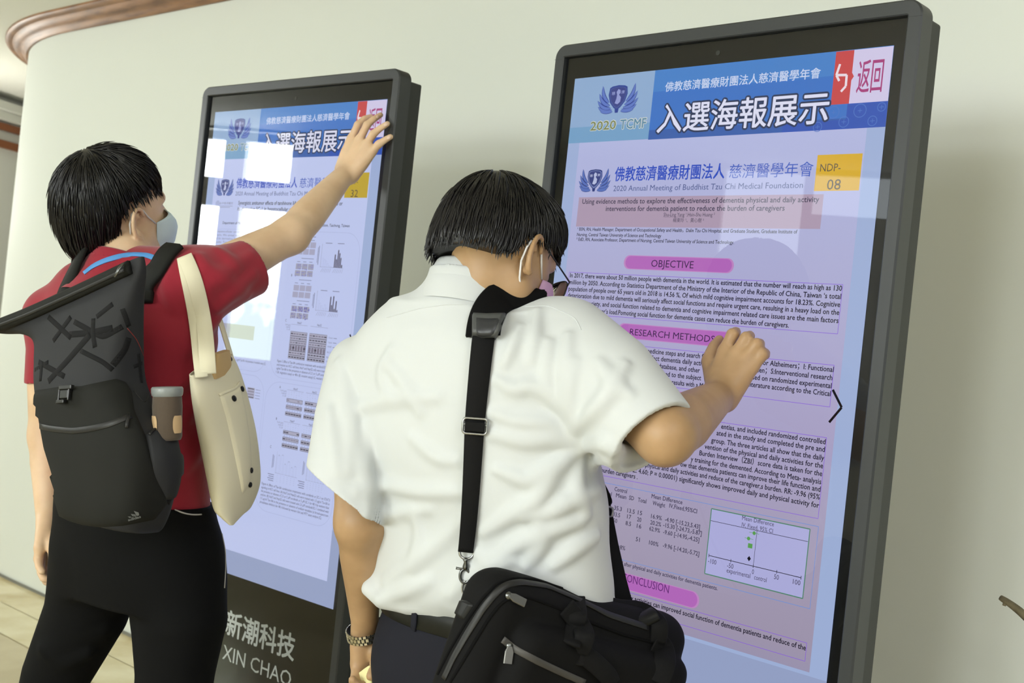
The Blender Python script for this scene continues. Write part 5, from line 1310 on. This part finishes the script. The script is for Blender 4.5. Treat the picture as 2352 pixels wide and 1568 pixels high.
prings = [bring((150,1214),(385,1190),2.15,.040), bring((120,1205),(396,1180),2.15,.062), bring((108,1165),(414,1140),2.15,.070), bring((92,1100),(429,1075),2.16,.074), bring((70,1030),(430,1005),2.17,.074), bring((54,965),(412,945),2.18,.070), bring((51,905),(372,880),2.19,.064),
    bring((52,855),(356,830),2.20,.058), bring((50,800),(350,762),2.20,.048, (.80,-.54,.10)), bring((14,770),(348,690),2.20,.034, (.78,-.50,.26)), bring((-26,762),(346,634),2.20,.020, (.76,-.46,.34)), bring((-48,752),(336,604),2.20,.012, (.75,-.44,.36))]
mbp = loft_mesh(prings, 'pack', None, None, 72, 110, 3.4, .0016, 4)
tmpo = mbp.build('tmp', m_pack, None, True); bvP = bvh_of(tmpo); bpy.data.objects.remove(tmpo, do_unlink=True)
Z2 = lambda pts, ox=0, oy=720, s=.37: [(ox+x*s, oy+y*s) for x, y in pts]
# woven print: broad brush strokes crossing the charcoal cloth
for st, w in ((Z2([(300,20),(440,150)]), .010), (Z2([(330,170),(440,20)]), .010), (Z2([(430,130),(560,120),(700,90)]), .012), (Z2([(460,50),(640,150),(760,80)]), .010), (Z2([(580,30),(575,120),(590,210)]), .010), (Z2([(560,130),(420,290),(300,420)]), .013), (Z2([(500,230),(640,300),(700,350)]), .009), (Z2([(240,300),(330,350),(400,390)]), .010), (Z2([(260,300),(250,420)]), .009), (Z2([(200,360),(300,300)]), .008), (Z2([(700,320),(780,220),(800,150)]), .012), (Z2([(190,130),(200,220)]), .007), (Z2([(120,210),(210,170)]), .008),
    (Z2([(860,250),(880,430)]), .007), (Z2([(830,330),(900,300)]), .007), (Z2([(960,890),(1080,870),(1140,850)]), .012), (Z2([(1030,760),(1050,900),(1060,1000)]), .012), (Z2([(980,990),(1080,960),(1110,940)]), .010), (Z2([(1000,1010),(1060,860),(1110,760)]), .009), (Z2([(1040,1180),(1110,1040)]), .011), (Z2([(600,20),(700,-60)]), .009), (Z2([(760,-30),(800,80)]), .009)):
    P, N = trail(bvP, st, .0002, 7)
    if len(P) > 2: mbp.ribbon(P, N, w, .0003, 1)
pack = mbp.build('pack_body', [m_pack, m_print], BP, True)
# lower black panel and its flap
top = Z2([(182,478),(260,470),(360,455),(500,450),(640,420),(720,404),(780,422)]); rgt = Z2([(780,422),(818,480),(835,600),(905,760),(940,900),(990,1010),(1030,1090),(1040,1180)]); bot = Z2([(345,1300),(500,1335),(760,1318),(960,1280),(1040,1180)]); lft = Z2([(182,478),(170,640),(200,830),(290,1110),(345,1300)])
pt, nr = coons(bvP, top, bot, lft, rgt, 40, 50, 0); panel = patch('front_panel', pt, nr, .006, m_pack_blk, BP)
bvP2 = bvh_of(pack, panel)
draped('zip_track', bvP2, Z2([(200,682),(300,712),(450,728),(560,715),(680,688),(815,632)]), .011, .0016, m_zip, BP)
draped('zip_pull', bvP2, Z2([(800,630),(792,660),(786,712)]), .006, .003, m_zip, BP, .002)
draped('piping', bvP2, Z2([(790,90),(850,160),(890,260),(915,360),(928,440)]), .0016, 0, mat('piping_red', (120,34,30), .7), BP, 0, 7, True)
draped('seam', bvP2, Z2([(920,10),(940,200),(965,400),(900,560),(830,480)]), .0022, 0, m_zip, BP, 0, 7, True)
# roll-top edge: thick zip band with its pull
ed = [(-18,752),(60,722),(150,682),(230,645),(300,612)]
P = [at(x, y+6, 2.185-.0*(x/300)) for x, y in ed]; P = []
for x, y in ed:
    q = None
    for dy in range(4, 60, 4):
        q, n_ = hit(bvP, x, y+dy)
        if q is not None: break
    if q is not None: P.append(q+np.array([0,-.004,.002]))
mb = MB(); mb.tube(catmull(P, 40), .010, 10, flat=1.3); band = mb.build('roll_top_band', m_pack_blk, BP, True)
bvP3 = bvh_of(band, pack)
draped('zip_track', bvP3, [(x, y+1) for x, y in ed], .006, .0012, m_zip, BP)
q0, _ = hit(bvP3, 284, 618); 
if q0 is None: q0 = P[-1]
mb = MB(); mb.tube([q0+np.array([0,-.006,.010]), q0+np.array([-.004,-.011,.001]), q0+np.array([-.010,-.013,-.016])], [.004,.0042,.003], 8, flat=.5); mb.build('zip_slider', m_gun, BP, True)
# buckle on the flap
bk = [hit(bvP2, 159+dx, 903+dy) for dx, dy in ((-20,-8),(20,-20),(20,10),(-22,20))]
cN = unit(sum(b[1] for b in bk if b[0] is not None)); cC = sum(b[0] for b in bk if b[0] is not None)/max(1, sum(b[0] is not None for b in bk)); bx = unit(rA-cN*(rA@cN)); bx = unit(bx+np.array([0,0,.16])); by = np.cross(cN, bx)
BF = lambda x, y, z: cC+bx*x+by*y+cN*(z+.004)
sg = 1 if by[2] > 0 else -1
mb = MB()
for x0, y0, x1, y1, th_ in ((-.016,.006,.020,.014,.008), (-.014,-.010,.010,.006,.006), (-.020,-.019,.002,-.012,.008), (.010,-.014,.014,.010,.007), (-.018,-.016,-.014,.008,.007)):
    mb.box(BF((x0+x1)/2, sg*(y0+y1)/2, th_/2), (abs(x1-x0), abs(y1-y0), th_), R=np.stack([bx, by, cN], 1))
b_ = mb.build('buckle', m_buckle, BP); bevel(b_, .0015, 2)
# three-bar mark and lettering near the foot of the panel
lm = [hit(bvP2, *q) for q in ((294,1196),(324,1187),(296,1172),(309,1182))]
if lm[0][0] is not None and lm[1][0] is not None:
    o0 = lm[0][0]; ex = unit(lm[1][0]-o0); en = unit(sum(q[1] for q in lm if q[0] is not None)); ex = unit(ex-en*(ex@en)); ey = unit(np.cross(en, ex)); ey = ey if ey[2] > 0 else -ey; ws = np.linalg.norm(lm[1][0]-o0)
    mb = MB(); LG = lambda x, y: o0+ex*x*ws+ey*y*ws+en*.0012
    for x0, hgt in ((.16,.26),(.42,.52),(.68,.82)):
        mb.quad(LG(x0,.24), LG(x0+.20,.24), LG(x0+.20-.0,.24+hgt*.30), LG(x0-.13,.24+hgt*.62))
    V_, F_ = text_mesh('adidas', 2, .03); sc_ = .98/(V_[:,0].max()-V_[:,0].min())
    mb.add([LG((x-V_[:,0].min())*sc_, (y*sc_*.8)) for x, y in V_], F_); mb.build('logo_mark', m_logo, BP, False, False)
# shoulder straps and side pocket
bvS = bvh_of(shirtAo, collarA)
over_shoulder('shoulder_strap', bvS, [(322,700),(330,672),(346,645),(368,622)], hA*.95+rA*.05, .016, 2, .052, .011, m_pack_blk, BP)
over_shoulder('shoulder_strap', bvS, [(140,740),(152,700),(160,672)], hA, .020, 6, .048, .011, m_pack_blk, BP)
top = Z2([(905,752),(960,700),(1040,715),(1136,700)]); bot = Z2([(940,1010),(1020,1160),(1090,1150),(1140,1100)]); lft = Z2([(905,752),(925,900),(940,1010)]); rgt = Z2([(1136,700),(1160,880),(1160,1000),(1140,1100)])
pt, nr = coons(bvP, top, bot, lft, rgt, 22, 26, 0)
mb_p = patch('side_pocket', pt, nr, .004, m_pack, BP, .012)
bvP4 = bvh_of(mb_p)
draped('pocket_hem', bvP4, Z2([(925,752),(965,712),(1040,724),(1125,712)]), .005, .002, m_zip, BP, .0005, 5)

# ---- bottle in the side pocket -------------------------------------------
BT = thing('water_bottle', 'small bottle in brown knitted sleeve standing in the backpack side pocket', 'bottle', tuple(at(388,1000,2.11)))
m_lid = mat('lid_translucent_grey', (132,138,138), .35); m_knit = mat('sleeve_brown', (78,66,54), .85, sheen=.2); add_bump(m_knit, 420, .3, .001); m_tan = mat('sleeve_tan', (198,168,128), .8)
bc = at(385,1010,2.118); tc = at(384,888,2.118); ax = unit(tc-bc); Hb = np.linalg.norm(tc-bc)
e1 = unit(np.cross(ax, [0,1,0])); e2 = np.cross(ax, e1); MM = np.eye(4); MM[:3,0] = e1; MM[:3,1] = e2; MM[:3,2] = ax; MM[:3,3] = bc
rb = .0255
mb = MB(); mb.lathe([(0,0),(rb*.9,0),(rb,.006),(rb*1.02,Hb*.45),(rb*1.04,Hb*.62),(rb*1.0,Hb*.80),(rb*.96,Hb*.84),(0,Hb*.845)], 36, 0, MM); mb.build('sleeve', m_knit, BT, True)
mb = MB(); mb.lathe([(rb*.90,Hb*.80),(rb*1.06,Hb*.84),(rb*1.10,Hb*.90),(rb*1.10,Hb*.97),(rb*1.02,Hb*1.0),(rb*.6,Hb*1.005),(0,Hb*1.0)], 36, 0, MM)
mb.build('lid', m_lid, BT, True)
for a0 in (math.radians(40), math.radians(150)):
    mb = MB(); g = []
    dirc = np.array([math.cos(a0), math.sin(a0), 0])
    for iy in range(13):
        for ix in range(11):
            u, v = (ix/10-.5)*2, (iy/12-.5)*2; q = max(abs(u), 1e-6); s_ = 1-.28*(abs(v)**3)
            ang = a0+u*.42*s_; z_ = Hb*(.30+.165*v); r_ = np.interp(z_, [0,Hb*.45,Hb*.62,Hb*.8], [rb,rb*1.02,rb*1.04,rb])+.0012
            g.append(bc+e1*r_*math.cos(ang)+e2*r_*math.sin(ang)+ax*z_)
    mb.add(g, [(i*11+j, i*11+j+1, (i+1)*11+j+1, (i+1)*11+j) for i in range(12) for j in range(10)]); mb.build('tan_patch', m_tan, BT, True)

# ---- canvas tote ----------------------------------------------------------
m_canvas = mat('canvas_cream', (230,224,196), .85, sheen=.15); add_bump(m_canvas, 1100, .12, .0008); m_snap = mat('snap_black', (26,28,30), .3, metal=.5); m_brown = mat('paper_brown', (206,174,122), .7)
TB = thing('tote_bag', 'cream canvas tote bag hanging from the right shoulder of the person in red', 'tote bag', tuple(at(528,1205,2.28)))
dl = unit(np.array([.42,.90,0])); dn = np.array([.90,-.42,0])
def tring(L_, R_, YL, YR, d): 
    a, b = at(*L_, YL), at(*R_, YR); return ((a+b)/2, (b-a)/2, unit(np.cross(b-a, [0,0,1.0]))*d)
trings = [tring((529,1206),(534,1203),2.25,2.27,.004), tring((512,1190),(552,1180),2.24,2.31,.012), tring((497,1168),(571,1158),2.235,2.35,.020), tring((484,1095),(587,1108),2.23,2.37,.028), tring((472,1035),(586,1050),2.225,2.38,.030), tring((459,980),(579,985),2.22,2.38,.028), tring((448,925),(563,910),2.22,2.37,.024), tring((441,885),(546,850),2.22,2.36,.018), tring((437,862),(530,812),2.22,2.35,.012)]
mbt = loft_mesh(trings, 'tote', None, None, 64, 90, 2.5, .0018, 11, cap=False)
tote = mbt.build('tote_body', m_canvas, TB, True); sd = tote.modifiers.new('thickness', 'SOLIDIFY'); sd.thickness = .002; sd.offset = -1
bvTo = bvh_of(tote)
# patch pocket with its folded hem
top = [(504,906),(522,900),(540,892),(549,880)]; bot = [(556,1135),(562,1130),(568,1118),(573,1105)]; lft = [(504,906),(520,960),(538,1040),(552,1110),(556,1135)]; rgt = [(549,880),(562,940),(572,1010),(575,1070),(573,1105)]
pt, nr = coons(bvTo, top, bot, lft, rgt, 16, 40, 0); pk = patch('patch_pocket', pt, nr, .0035, m_canvas, TB, .004)
bvTp = bvh_of(tote, pk)
draped('pocket_hem', bvTp, [(503,907),(522,900),(540,892),(550,878)], .005, .0025, m_canvas, pk, .0005, 4)
draped('top_hem', bvTo, [(437,866),(465,852),(494,838),(520,820)], .004, .002, m_canvas, TB, .0004, 4)
for (x, y, r_) in ((495,847,.0055), (537,915,.0062), (556,893,.0058), (528,824,.0055), (577,1080,.0055), (574,1113,.0055)):
    p, n_ = hit(bvTp, x, y)
    if p is None: continue
    u_ = unit(np.cross(n_, [0,0,1.0])); w_ = np.cross(n_, u_); M4 = np.eye(4); M4[:3,0] = u_; M4[:3,1] = w_; M4[:3,2] = n_; M4[:3,3] = p
    mb = MB(); mb.lathe([(0,0),(r_,0),(r_,.002),(r_*.75,.003),(r_*.45,.0022),(r_*.35,.0035),(0,.0038)], 20, 0, M4); mb.build('snap_button', m_gun if x == 495 else m_snap, TB, True)
bvSl = bvh_of(shirtAo, collarA)
def handle(pts3, w, nm='handle', sides=None):
    P = catmull(pts3, 40)
    for _ in range(25): P[1:-1] = (P[:-2]+2*P[1:-1]+P[2:])/4
    mb = MB(); N = [np.array([.25,-.95,.1])]*len(P); mb.ribbon(P, N, w, .003, sides=sides); return mb.build(nm, m_canvas, TB, True)
def on(x, y, off=.003):
    p, n_ = hit(bvSl, x, y, off); return p if p is not None else at(x, y, 2.3)
def lifted(pts): 
    P = []
    for x, y in pts: P.append(on(x, y, .004))
    return P
h1 = lifted([(424,592),(438,618),(452,660),(462,710),(469,760)])+[at(474,800,2.225), at(477,838,2.222), at(478,858,2.224)]
handle(h1, .030); 
h2 = lifted([(420,596),(426,625),(436,670),(444,720),(450,770)])+[at(456,815,2.222), at(460,848,2.216), at(462,866,2.218)]
handle([p+np.array([0,.003,0]) for p in h2], .024)
over = [at(505,738,2.37), at(514,768,2.365), at(524,800,2.355), at(530,822,2.35)]
handle([at(470,640,2.42), at(492,700,2.39)]+over, .016, sides=[np.array([.35,.9,0])]*40)
# brown paper parcel showing at the mouth of the tote
PP = thing('paper_parcel', 'brown paper parcel poking out of the cream tote', 'parcel', tuple(at(512,860,2.30)))
mb = loft_mesh([tring((488,870),(528,850),2.26,2.33,.008), tring((492,840),(526,824),2.26,2.33,.008), tring((497,812),(523,803),2.265,2.33,.007)], 'p', None, None, 40, 20, 4, .001, 3); mb.build('parcel', m_brown, PP, True)
# ---- shoulder bag of the person in white -----------------------------------
m_nyl = mat('nylon_black', (10,10,11), .8, spec=.2); add_bump(m_nyl, 1400, .15, .0006); m_web = mat('webbing_black', (14,14,15), .8, spec=.2); add_bump(m_web, 700, .3, .0006); m_leath = mat('leather_black', (17,18,18), .45, spec=.3); m_neo = mat('neoprene_black', (8,8,9), .9, spec=.15); m_grey = mat('patch_dark_grey', (66,68,68), .5); m_patch = mat('patch_black', (40,42,46), .38)
SB = thing('shoulder_bag', 'black nylon briefcase hanging from the shoulder strap of the person in white', 'bag', tuple(at(1250,1600,1.80)))
T0, T1 = at(1098,1292,1.70), at(1552,1412,1.99); av = unit(T1-T0); LB = np.linalg.norm(T1-T0)
dv = np.array([-.36,-.22,-.90]); dv = unit(dv-av*(dv@av)); nv_ = unit(np.cross(av, dv)); nv_ = nv_ if nv_[1] < 0 else -nv_
HB, TH = .33, .095
BCn = T0+av*LB/2+dv*HB/2+nv_*.012
def boxf(c, half, rad):
    half = np.asarray(half, float)
    def fn(X):
        q = np.abs((X-c)@np.stack([av, dv, nv_], 1))-(half-rad); return np.linalg.norm(np.maximum(q, 0), axis=1)+np.minimum(q.max(1), 0)-rad
    return fn
S = SDF(); S.func(boxf(BCn, (LB/2, HB/2, TH/2), .042), BCn, .35, 'u', 0)
S.func(boxf(BCn+nv_*.030+dv*.035+av*.02, (LB/2-.035, HB/2-.02, TH/2), .034), BCn, .35, 'u', .010)
rg = np.random.default_rng(2); kk_ = rg.normal(0, 1, (6, 3))*22; ph = rg.uniform(0, 6, 6)
S.func(lambda X: np.sin(X@kk_.T+ph).sum(1)*.0011, BCn, .5, 'add', 0)
bag = link('bag_body', S.mesh(BCn-.36, BCn+.36, .0045, 'bag_body', 2), m_nyl, SB, True); bvG = bvh_of(bag)
ZG = lambda pts, ox=720, oy=1080, s=.35714: [(ox+x*s, oy+y*s) for x, y in pts]
draped('zip_track', bvG, ZG([(840,1340),(900,1210),(985,1060),(1090,890),(1170,790),(1240,735),(1330,718),(1500,745),(1700,830),(1900,930),(2150,1010)]), .010, .002, m_zip, SB, .0005, 7)
draped('piping', bvG, ZG([(800,1310),(880,1150),(980,980),(1080,830),(1180,725),(1280,690),(1420,700),(1600,760)]), .005, 0, m_neo, SB, 0, 7, True)
draped('piping', bvG, ZG([(880,1360),(960,1230),(1050,1080),(1130,950),(1200,860),(1270,815),(1380,815),(1560,880),(1760,970),(2000,1060),(2200,1110)]), .005, 0, m_neo, SB, 0, 7, True)
draped('zip_track', bvG, ZG([(1215,1085),(1300,1150),(1450,1230),(1620,1310),(1740,1362)]), .010, .002, mat('zip_grey', (64,62,60), .5), SB, .0005, 7)
def pull(x0, y0, x1, y1, w, nm='zip_pull'):
    a, n1 = hit(bvG, x0, y0, .005); b, n2 = hit(bvG, x1, y1, .006)
    if a is None or b is None: return
    mb = MB(); mb.ribbon([a, a*.7+b*.3, a*.3+b*.7, b], [n1]*4, [w*.55, w, w, w], .0025); o = mb.build(nm, mat('pull_nickel', (132,132,130), .42, metal=1.0), SB); 
    mb = MB(); mb.lathe([(0,-.003),(.005,-.003),(.006,0),(.005,.004),(0,.005)], 14, 0, np.block([[np.stack([unit(np.cross(n1,[.3,.5,.8])), np.cross(n1, unit(np.cross(n1,[.3,.5,.8]))), n1], 1), a[:,None]-n1[:,None]*.004],[np.zeros((1,3)), np.ones((1,1))]])); mb.build('zip_slider', m_gun, SB, True)
pull(*ZG([(1252,805)])[0], *ZG([(1340,850)])[0], .012); pull(*ZG([(1258,1125)])[0], *ZG([(1258,1240)])[0], .013)
# leather tab at the back end, where the strap hooks on
pt, nr = coons(bvG, ZG([(935,830),(985,835),(1030,862)]), ZG([(905,920),(935,945),(965,960)]), ZG([(935,830),(905,920)]), ZG([(1030,862),(965,960)]), 10, 12, 0); patch('leather_tab', pt, nr, .004, m_leath, SB)
# two carrying handles lying over on the top
def strap3(name, pts, w, th, m_, parent, sides=None, nrm=None, n=50):
    P = catmull(pts, n); mb = MB(); mb.ribbon(P, [np.array([.1,-.9,.35]) if nrm is None else nrm]*n, w, th, sides=sides); return mb.build(name, m_, parent, True)
def og(x, y, off): p, n_ = hit(bvG, *ZG([(x, y)])[0], off); return p
def pick(pts):
    out = []
    for x, y, off in pts:
        p = og(x, y, off)
        out.append(p if p is not None else at(*ZG([(x, y)])[0], 1.86))
    return out
strap3('handle', pick([(1640,1130,.004),(1660,1020,.006),(1665,930,.010)])+[at(*ZG([(1690,800)])[0],1.80), at(*ZG([(1735,745)])[0],1.815), at(*ZG([(1800,800)])[0],1.83), at(*ZG([(1850,850)])[0],1.845), at(*ZG([(1960,885)])[0],1.87), at(*ZG([(2080,895)])[0],1.90), at(*ZG([(2160,930)])[0],1.905)]+pick([(2190,1000,.010),(2200,1100,.004)]), .028, .005, m_web, SB)
strap3('handle', pick([(1610,880,.004),(1680,980,.010),(1690,1100,.016)])+[at(*ZG([(1700,1180)])[0],1.735), at(*ZG([(1760,1200)])[0],1.74)]+pick([(1850,1290,.010),(1900,1366,.006)]), .030, .004, m_web, SB)
mb = MB(); mb.tube(catmull([at(*ZG([q])[0], 1.845+.00012*(q[0]-1840)) for q in ((1830,870),(1900,915),(2000,960),(2100,965),(2190,930))], 30), [.017]*30, 14, flat=.75); mb.build('handle_grip', m_leath, SB, True)
strap3('end_strap', pick([(2180,1090,.004),(2230,1150,.005),(2240,1240,.005),(2200,1360,.004)]), .036, .004, m_web, SB)
# shoulder strap with its pad
bvW = bvh_of(shirt, collarB)
wl = [(1112,770),(1106,820),(1100,880),(1094,940),(1091,977),(1088,1040),(1084,1110),(1079,1180),(1074,1240),(1071,1264)]
P, N = trail(bvW, wl, .0015, 9)
P = [np.array(p) for p in P]
for _ in range(14): P[1:-1] = [(P[i-1]+2*P[i]+P[i+1])/4 for i in range(1, len(P)-1)]
P = [p+np.array([0,-.009,0]) for p in P]
Nw = [unit(np.array([.12,-.98,.1]))*.6+n_*.1 for n_ in N]
mb = MB(); mb.ribbon(P, Nw, list(np.linspace(.0345, .0235, len(P))), .003); web = mb.build('strap_webbing', m_web, SB, True)
pad = over_shoulder('shoulder_pad', bvW, [(1112,776),(1116,745),(1126,716),(1144,692)], hB*.9+rB*.35, .018, 4, .054, .008, m_neo, SB)
bvPad = bvh_of(pad)
pt, nr = coons(bvh_of(shirt, pad), [(1084,721),(1120,723),(1164,722)], [(1084,781),(1110,783),(1138,781)], [(1084,721),(1084,781)], [(1164,722),(1152,752),(1138,781)], 14, 12, 0)
pa = patch('pad_end', pt+nr*.0, nr, .0105, m_grey, SB); bvPe = bvh_of(pa)
pt, nr = coons(bvPe, [(1094,729),(1120,731),(1150,730)], [(1094,772),(1110,774),(1131,772)], [(1094,729),(1094,772)], [(1150,730),(1131,772)], 10, 9, 0)
patch('pad_end_patch', pt, nr, .002, m_patch, pa)
def rrect_loop(c, ex, ey, w, h, r, n=5):
    out = []
    for (sx, sy, a0) in ((1,1,0),(-1,1,90),(-1,-1,180),(1,-1,270)):
        for k in range(n+1):
            a = math.radians(a0+90*k/n); out.append(c+ex*(sx*(w/2-r)+r*math.cos(a))+ey*(sy*(h/2-r)+r*math.sin(a)))
    return out+[out[0]]
c_, n_ = hit(bvh_of(web), 1091, 978, .002); ex = unit(at(1117,980,1.8)-at(1065,976,1.8)); ey = np.cross(unit(n_*.3+np.array([0,-.7,0])), ex)
mb = MB(); mb.tube(rrect_loop(c_, ex, ey, .036, .023, .005), .0021, 8, cap=False); mb.tube([c_-ex*.017+ey*.002, c_+ex*.017+ey*.002], .002, 6); sl = mb.build('slider', m_metal, SB, True)
mb = MB(); mb.box(c_+np.array([0,-.003,0])-ey*.001, (.030,.004,.014), R=np.stack([ex, unit(np.cross(ey, ex)), ey], 1)); b_ = mb.build('strap_fold', m_web, SB); bevel(b_, .0015, 2)
# swivel hook
hk, _ = hit(bvW, 1071, 1266, .004); ux = unit(np.array([1,0,-.05])); uz = unit(np.array([.02,-.05,1])); Yh = hk[1]-.004
HK = lambda x, y: at(x, y, Yh)
mb = MB(); mb.tube(catmull([HK(1056,1262),HK(1057,1274),HK(1063,1281),HK(1072,1283),HK(1081,1281),HK(1087,1274),HK(1088,1262)], 24), .0022, 8); mb.tube([HK(1056,1262),HK(1088,1262)], .0018, 6); mb.build('ring', m_metal, SB, True)
mb = MB(); mb.tube([HK(1071,1281),HK(1070,1286),HK(1070,1290),HK(1070,1300),HK(1070,1308)], [.003,.0048,.003,.0052,.0045], 10); mb.tube([HK(1047,1304),HK(1058,1306),HK(1070,1306)], [.0022,.0018,.002], 8); mb.tube(catmull([HK(1070,1306),HK(1078,1314),HK(1079,1325),HK(1074,1335),HK(1066,1338),HK(1059,1332),HK(1057,1322),HK(1060,1311),HK(1068,1306)], 30), .0026, 8); mb.build('snap_hook', m_gun, SB, True)
mb = MB(); mb.tube(catmull([HK(1066,1332),HK(1062,1346),HK(1063,1360),HK(1069,1366),HK(1072,1358),HK(1071,1344),HK(1067,1333)], 24), .0018, 8); mb.build('d_ring', m_metal, SB, True)
pe = np.array([v.co for v in pad.data.vertices][-6:]).mean(0)
front = catmull([pe, pe+hB*.035-np.array([0,0,.05]), pe+hB*.085-rB*.02-np.array([0,0,.16]), at(1376,1124,2.065), at(1388,1175,2.042)], 30)
mb = MB(); mb.ribbon(front, [hB]*30, .030, .003); mb.build('strap_webbing', m_web, SB, True)
mb = MB(); mb.ribbon([at(1386,1165,2.045), at(1402,1250,2.02), at(1420,1330,1.99), at(1436,1392,1.965)], [np.array([.2,-.95,.1])]*4, .027, .004); mb.build('strap_webbing', m_web, SB, True)
mb = MB(); cB = at(1388,1172,2.035); mb.tube(rrect_loop(cB, unit(np.array([.9,-.3,-.1])), unit(np.array([.1,0,1.0])), .030, .016, .004), .002, 6, cap=False); mb.build('slider', m_metal, SB, True)

# ---- wristwatch on the left wrist of the person in white ---------------------
fa_ = unit(wrLB-elLB); wc_ = at(842,1449,2.063)
WW = thing('wristwatch', 'steel bracelet wristwatch on the hanging left wrist', 'wristwatch', tuple(wc_))
m_steel = mat('steel_polished', (206,202,186), .22, metal=1.0); m_steel2 = mat('steel_gap', (30,30,28), .5)
wx = unit(at(883,1438,2.06)-at(801,1452,2.06)); tl = unit(np.array([.0,.20,-.98])); tl = unit(tl-wx*(tl@wx)); wy = np.cross(tl, wx)
RX_, RY_ = .0330, .0370
NL = 30
mb = MB(); mbg = MB()
def wpt(a, r, s_): return wc_+wx*(RX_+r)*math.cos(a)+wy*(RY_+r)*math.sin(a)+tl*s_
gap = []
for row, (s0, s1) in enumerate(((-.0085,-.0035),(-.0033,.0033),(.0035,.0085))):
    for k in range(NL):
        a0 = 2*math.pi*(k+(.5 if row == 1 else 0))/NL; a1 = a0+2*math.pi/NL*.80
        q = [wpt(a0, .001, s0), wpt(a1, .001, s0), wpt(a1, .001, s1), wpt(a0, .001, s1)]; am = (a0+a1)/2; t_ = [wpt(a0*.8+am*.2, .0030, s0+.0006), wpt(a1*.8+am*.2, .0030, s0+.0006), wpt(a1*.8+am*.2, .0030, s1-.0006), wpt(a0*.8+am*.2, .0030, s1-.0006)]
        mb.add(q+t_, [(4,5,6,7),(0,1,5,4),(1,2,6,5),(2,3,7,6),(3,0,4,7)])
for k in range(60): a0, a1 = 2*math.pi*k/60, 2*math.pi*(k+1)/60; mbg.quad(wpt(a0,.0009,-.0085), wpt(a1,.0009,-.0085), wpt(a1,.0009,.0085), wpt(a0,.0009,.0085))
br = mbg.build('bracelet', m_steel2, WW, True); mb.build('bracelet_links', m_steel, br)
cd_ = wc_+wx*(RX_*.35)+wy*0; an = unit(wy if wy[1] > 0 else -wy)
mbk = MB(); ca = 0.0
M4 = np.eye(4); e_ = unit(np.cross(an, tl)); M4[:3,0] = e_; M4[:3,1] = np.cross(an, e_); M4[:3,2] = an; M4[:3,3] = wc_+an*RY_
mbk.lathe([(0,-.001),(.017,-.001),(.019,.002),(.019,.006),(.016,.009),(.0,.009)], 32, 0, M4); mbk.build('watch_case', m_steel, WW, True)
# name band on the same wrist
WL = thing('wristband', 'white and dark band on the left wrist beside the steel watch', 'wristband', tuple(wc_))
mbb = MB(); mbd = MB()
for k in range(24):
    a0 = math.radians(-78)+k/24*math.radians(108) if wy[1] < 0 else math.radians(78)-k/24*math.radians(108); a1 = a0+math.radians(4.5)*(1 if wy[1] < 0 else -1)
    (mbd if k < 15 else mbb).quad(wpt(a0,.0040,-.0068-k*.00012), wpt(a1,.0040,-.0068-k*.00012), wpt(a1,.0040,.0066-k*.00012), wpt(a0,.0040,.0066-k*.00012))
mbd.build('dark_half', mat('wristband_dark', (36,36,44), .3), WL, True, False); mbb.build('white_half', mat('wristband_white', (206,208,222), .4), WL, True, False)

# ---- folded paper bag in the left hand ----------------------------------------
PG = thing('paper_bag', 'pale yellow paper bag pinched in the hanging left hand', 'paper bag', tuple(at(838,1640,2.03)))
m_yp = mat('paper_pale_yellow', (224,218,160), .7)
mb = loft_mesh([tring((800,1700),(872,1695),2.05,2.00,.018), tring((808,1640),(866,1636),2.05,2.00,.016), tring((814,1585),(858,1578),2.045,2.01,.010), tring((818,1552),(852,1540),2.035,2.015,.004), tring((828,1543),(850,1527),2.03,2.018,.003)], 'b', None, None, 40, 36, 3, .002, 8); mb.build('bag_body', m_yp, PG, True)

# ---- dry branch in a floor vase just outside the frame, at the right -----------
VS = thing('floor_vase', 'dry bare branch leaning from a floor vase by the right wall', 'plant', (1.22, 2.02, 0))
m_bark = mat('bark_grey_brown', (92,84,62), .85); add_noise_col(m_bark, (70,62,44), (112,104,80), 40, 4); m_clay = mat('vase_clay', (120,104,86), .5)
mb = MB(); mb.lathe([(0,.0),(.11,0),(.13,.03),(.16,.18),(.15,.34),(.10,.46),(.085,.50),(.095,.52),(.085,.52),(.075,.50),(.09,.44),(0,.42)], 40, 0, np.block([[np.eye(3), np.array([[1.22],[2.02],[0]])],[np.zeros((1,3)), np.ones((1,1))]])); mb.build('vase', m_clay, VS, True)
tip = at(2298,1372,2.10); b1 = at(2325,1390,2.10); b2 = at(2356,1416,2.10); b3 = at(2420,1480,2.09)
mb = MB(); pts = catmull([tip, b1, b2, b3, np.array([1.16,2.05,.62]), np.array([1.22,2.02,.44])], 60); mb.tube(pts, list(np.interp(np.linspace(0,1,60), [0,.1,.5,1], [.0050,.0060,.0085,.012])), 9); 
k1 = pts[6]; mb.tube([k1, k1+np.array([-.002,0,-.009])], [.004,.003], 7); br_ = mb.build('branch', m_bark, VS, True)

# ---- fingernails of the reaching hand
m_nail = mat('nail_pale', (226,196,176), .3)
bvH = bvh_of(bodyA)
for (x, y), (dx, dy) in (((868,268), (.82,-.57)), ((886,286), (.85,-.52)), ((893,316), (.86,-.51))):
    p, n_ = hit(bvH, x, y)
    if p is None: continue
    q, _ = hit(bvH, x-dx*8, y-dy*8)
    if q is None: continue
    t_ = unit(p-q); t_ = unit(t_-n_*(t_@n_)); s_ = np.cross(n_, t_); mb = MB(); M4 = np.eye(4); M4[:3,0] = t_*1.25; M4[:3,1] = s_*.9; M4[:3,2] = n_; M4[:3,3] = p-n_*.0006
    mb.lathe([(0,.0014),(.002,.0013),(.0035,.0009),(.0042,.0002),(.0040,-.0004)], 16, 0, M4); mb.build('fingernail', m_nail, PA, True)
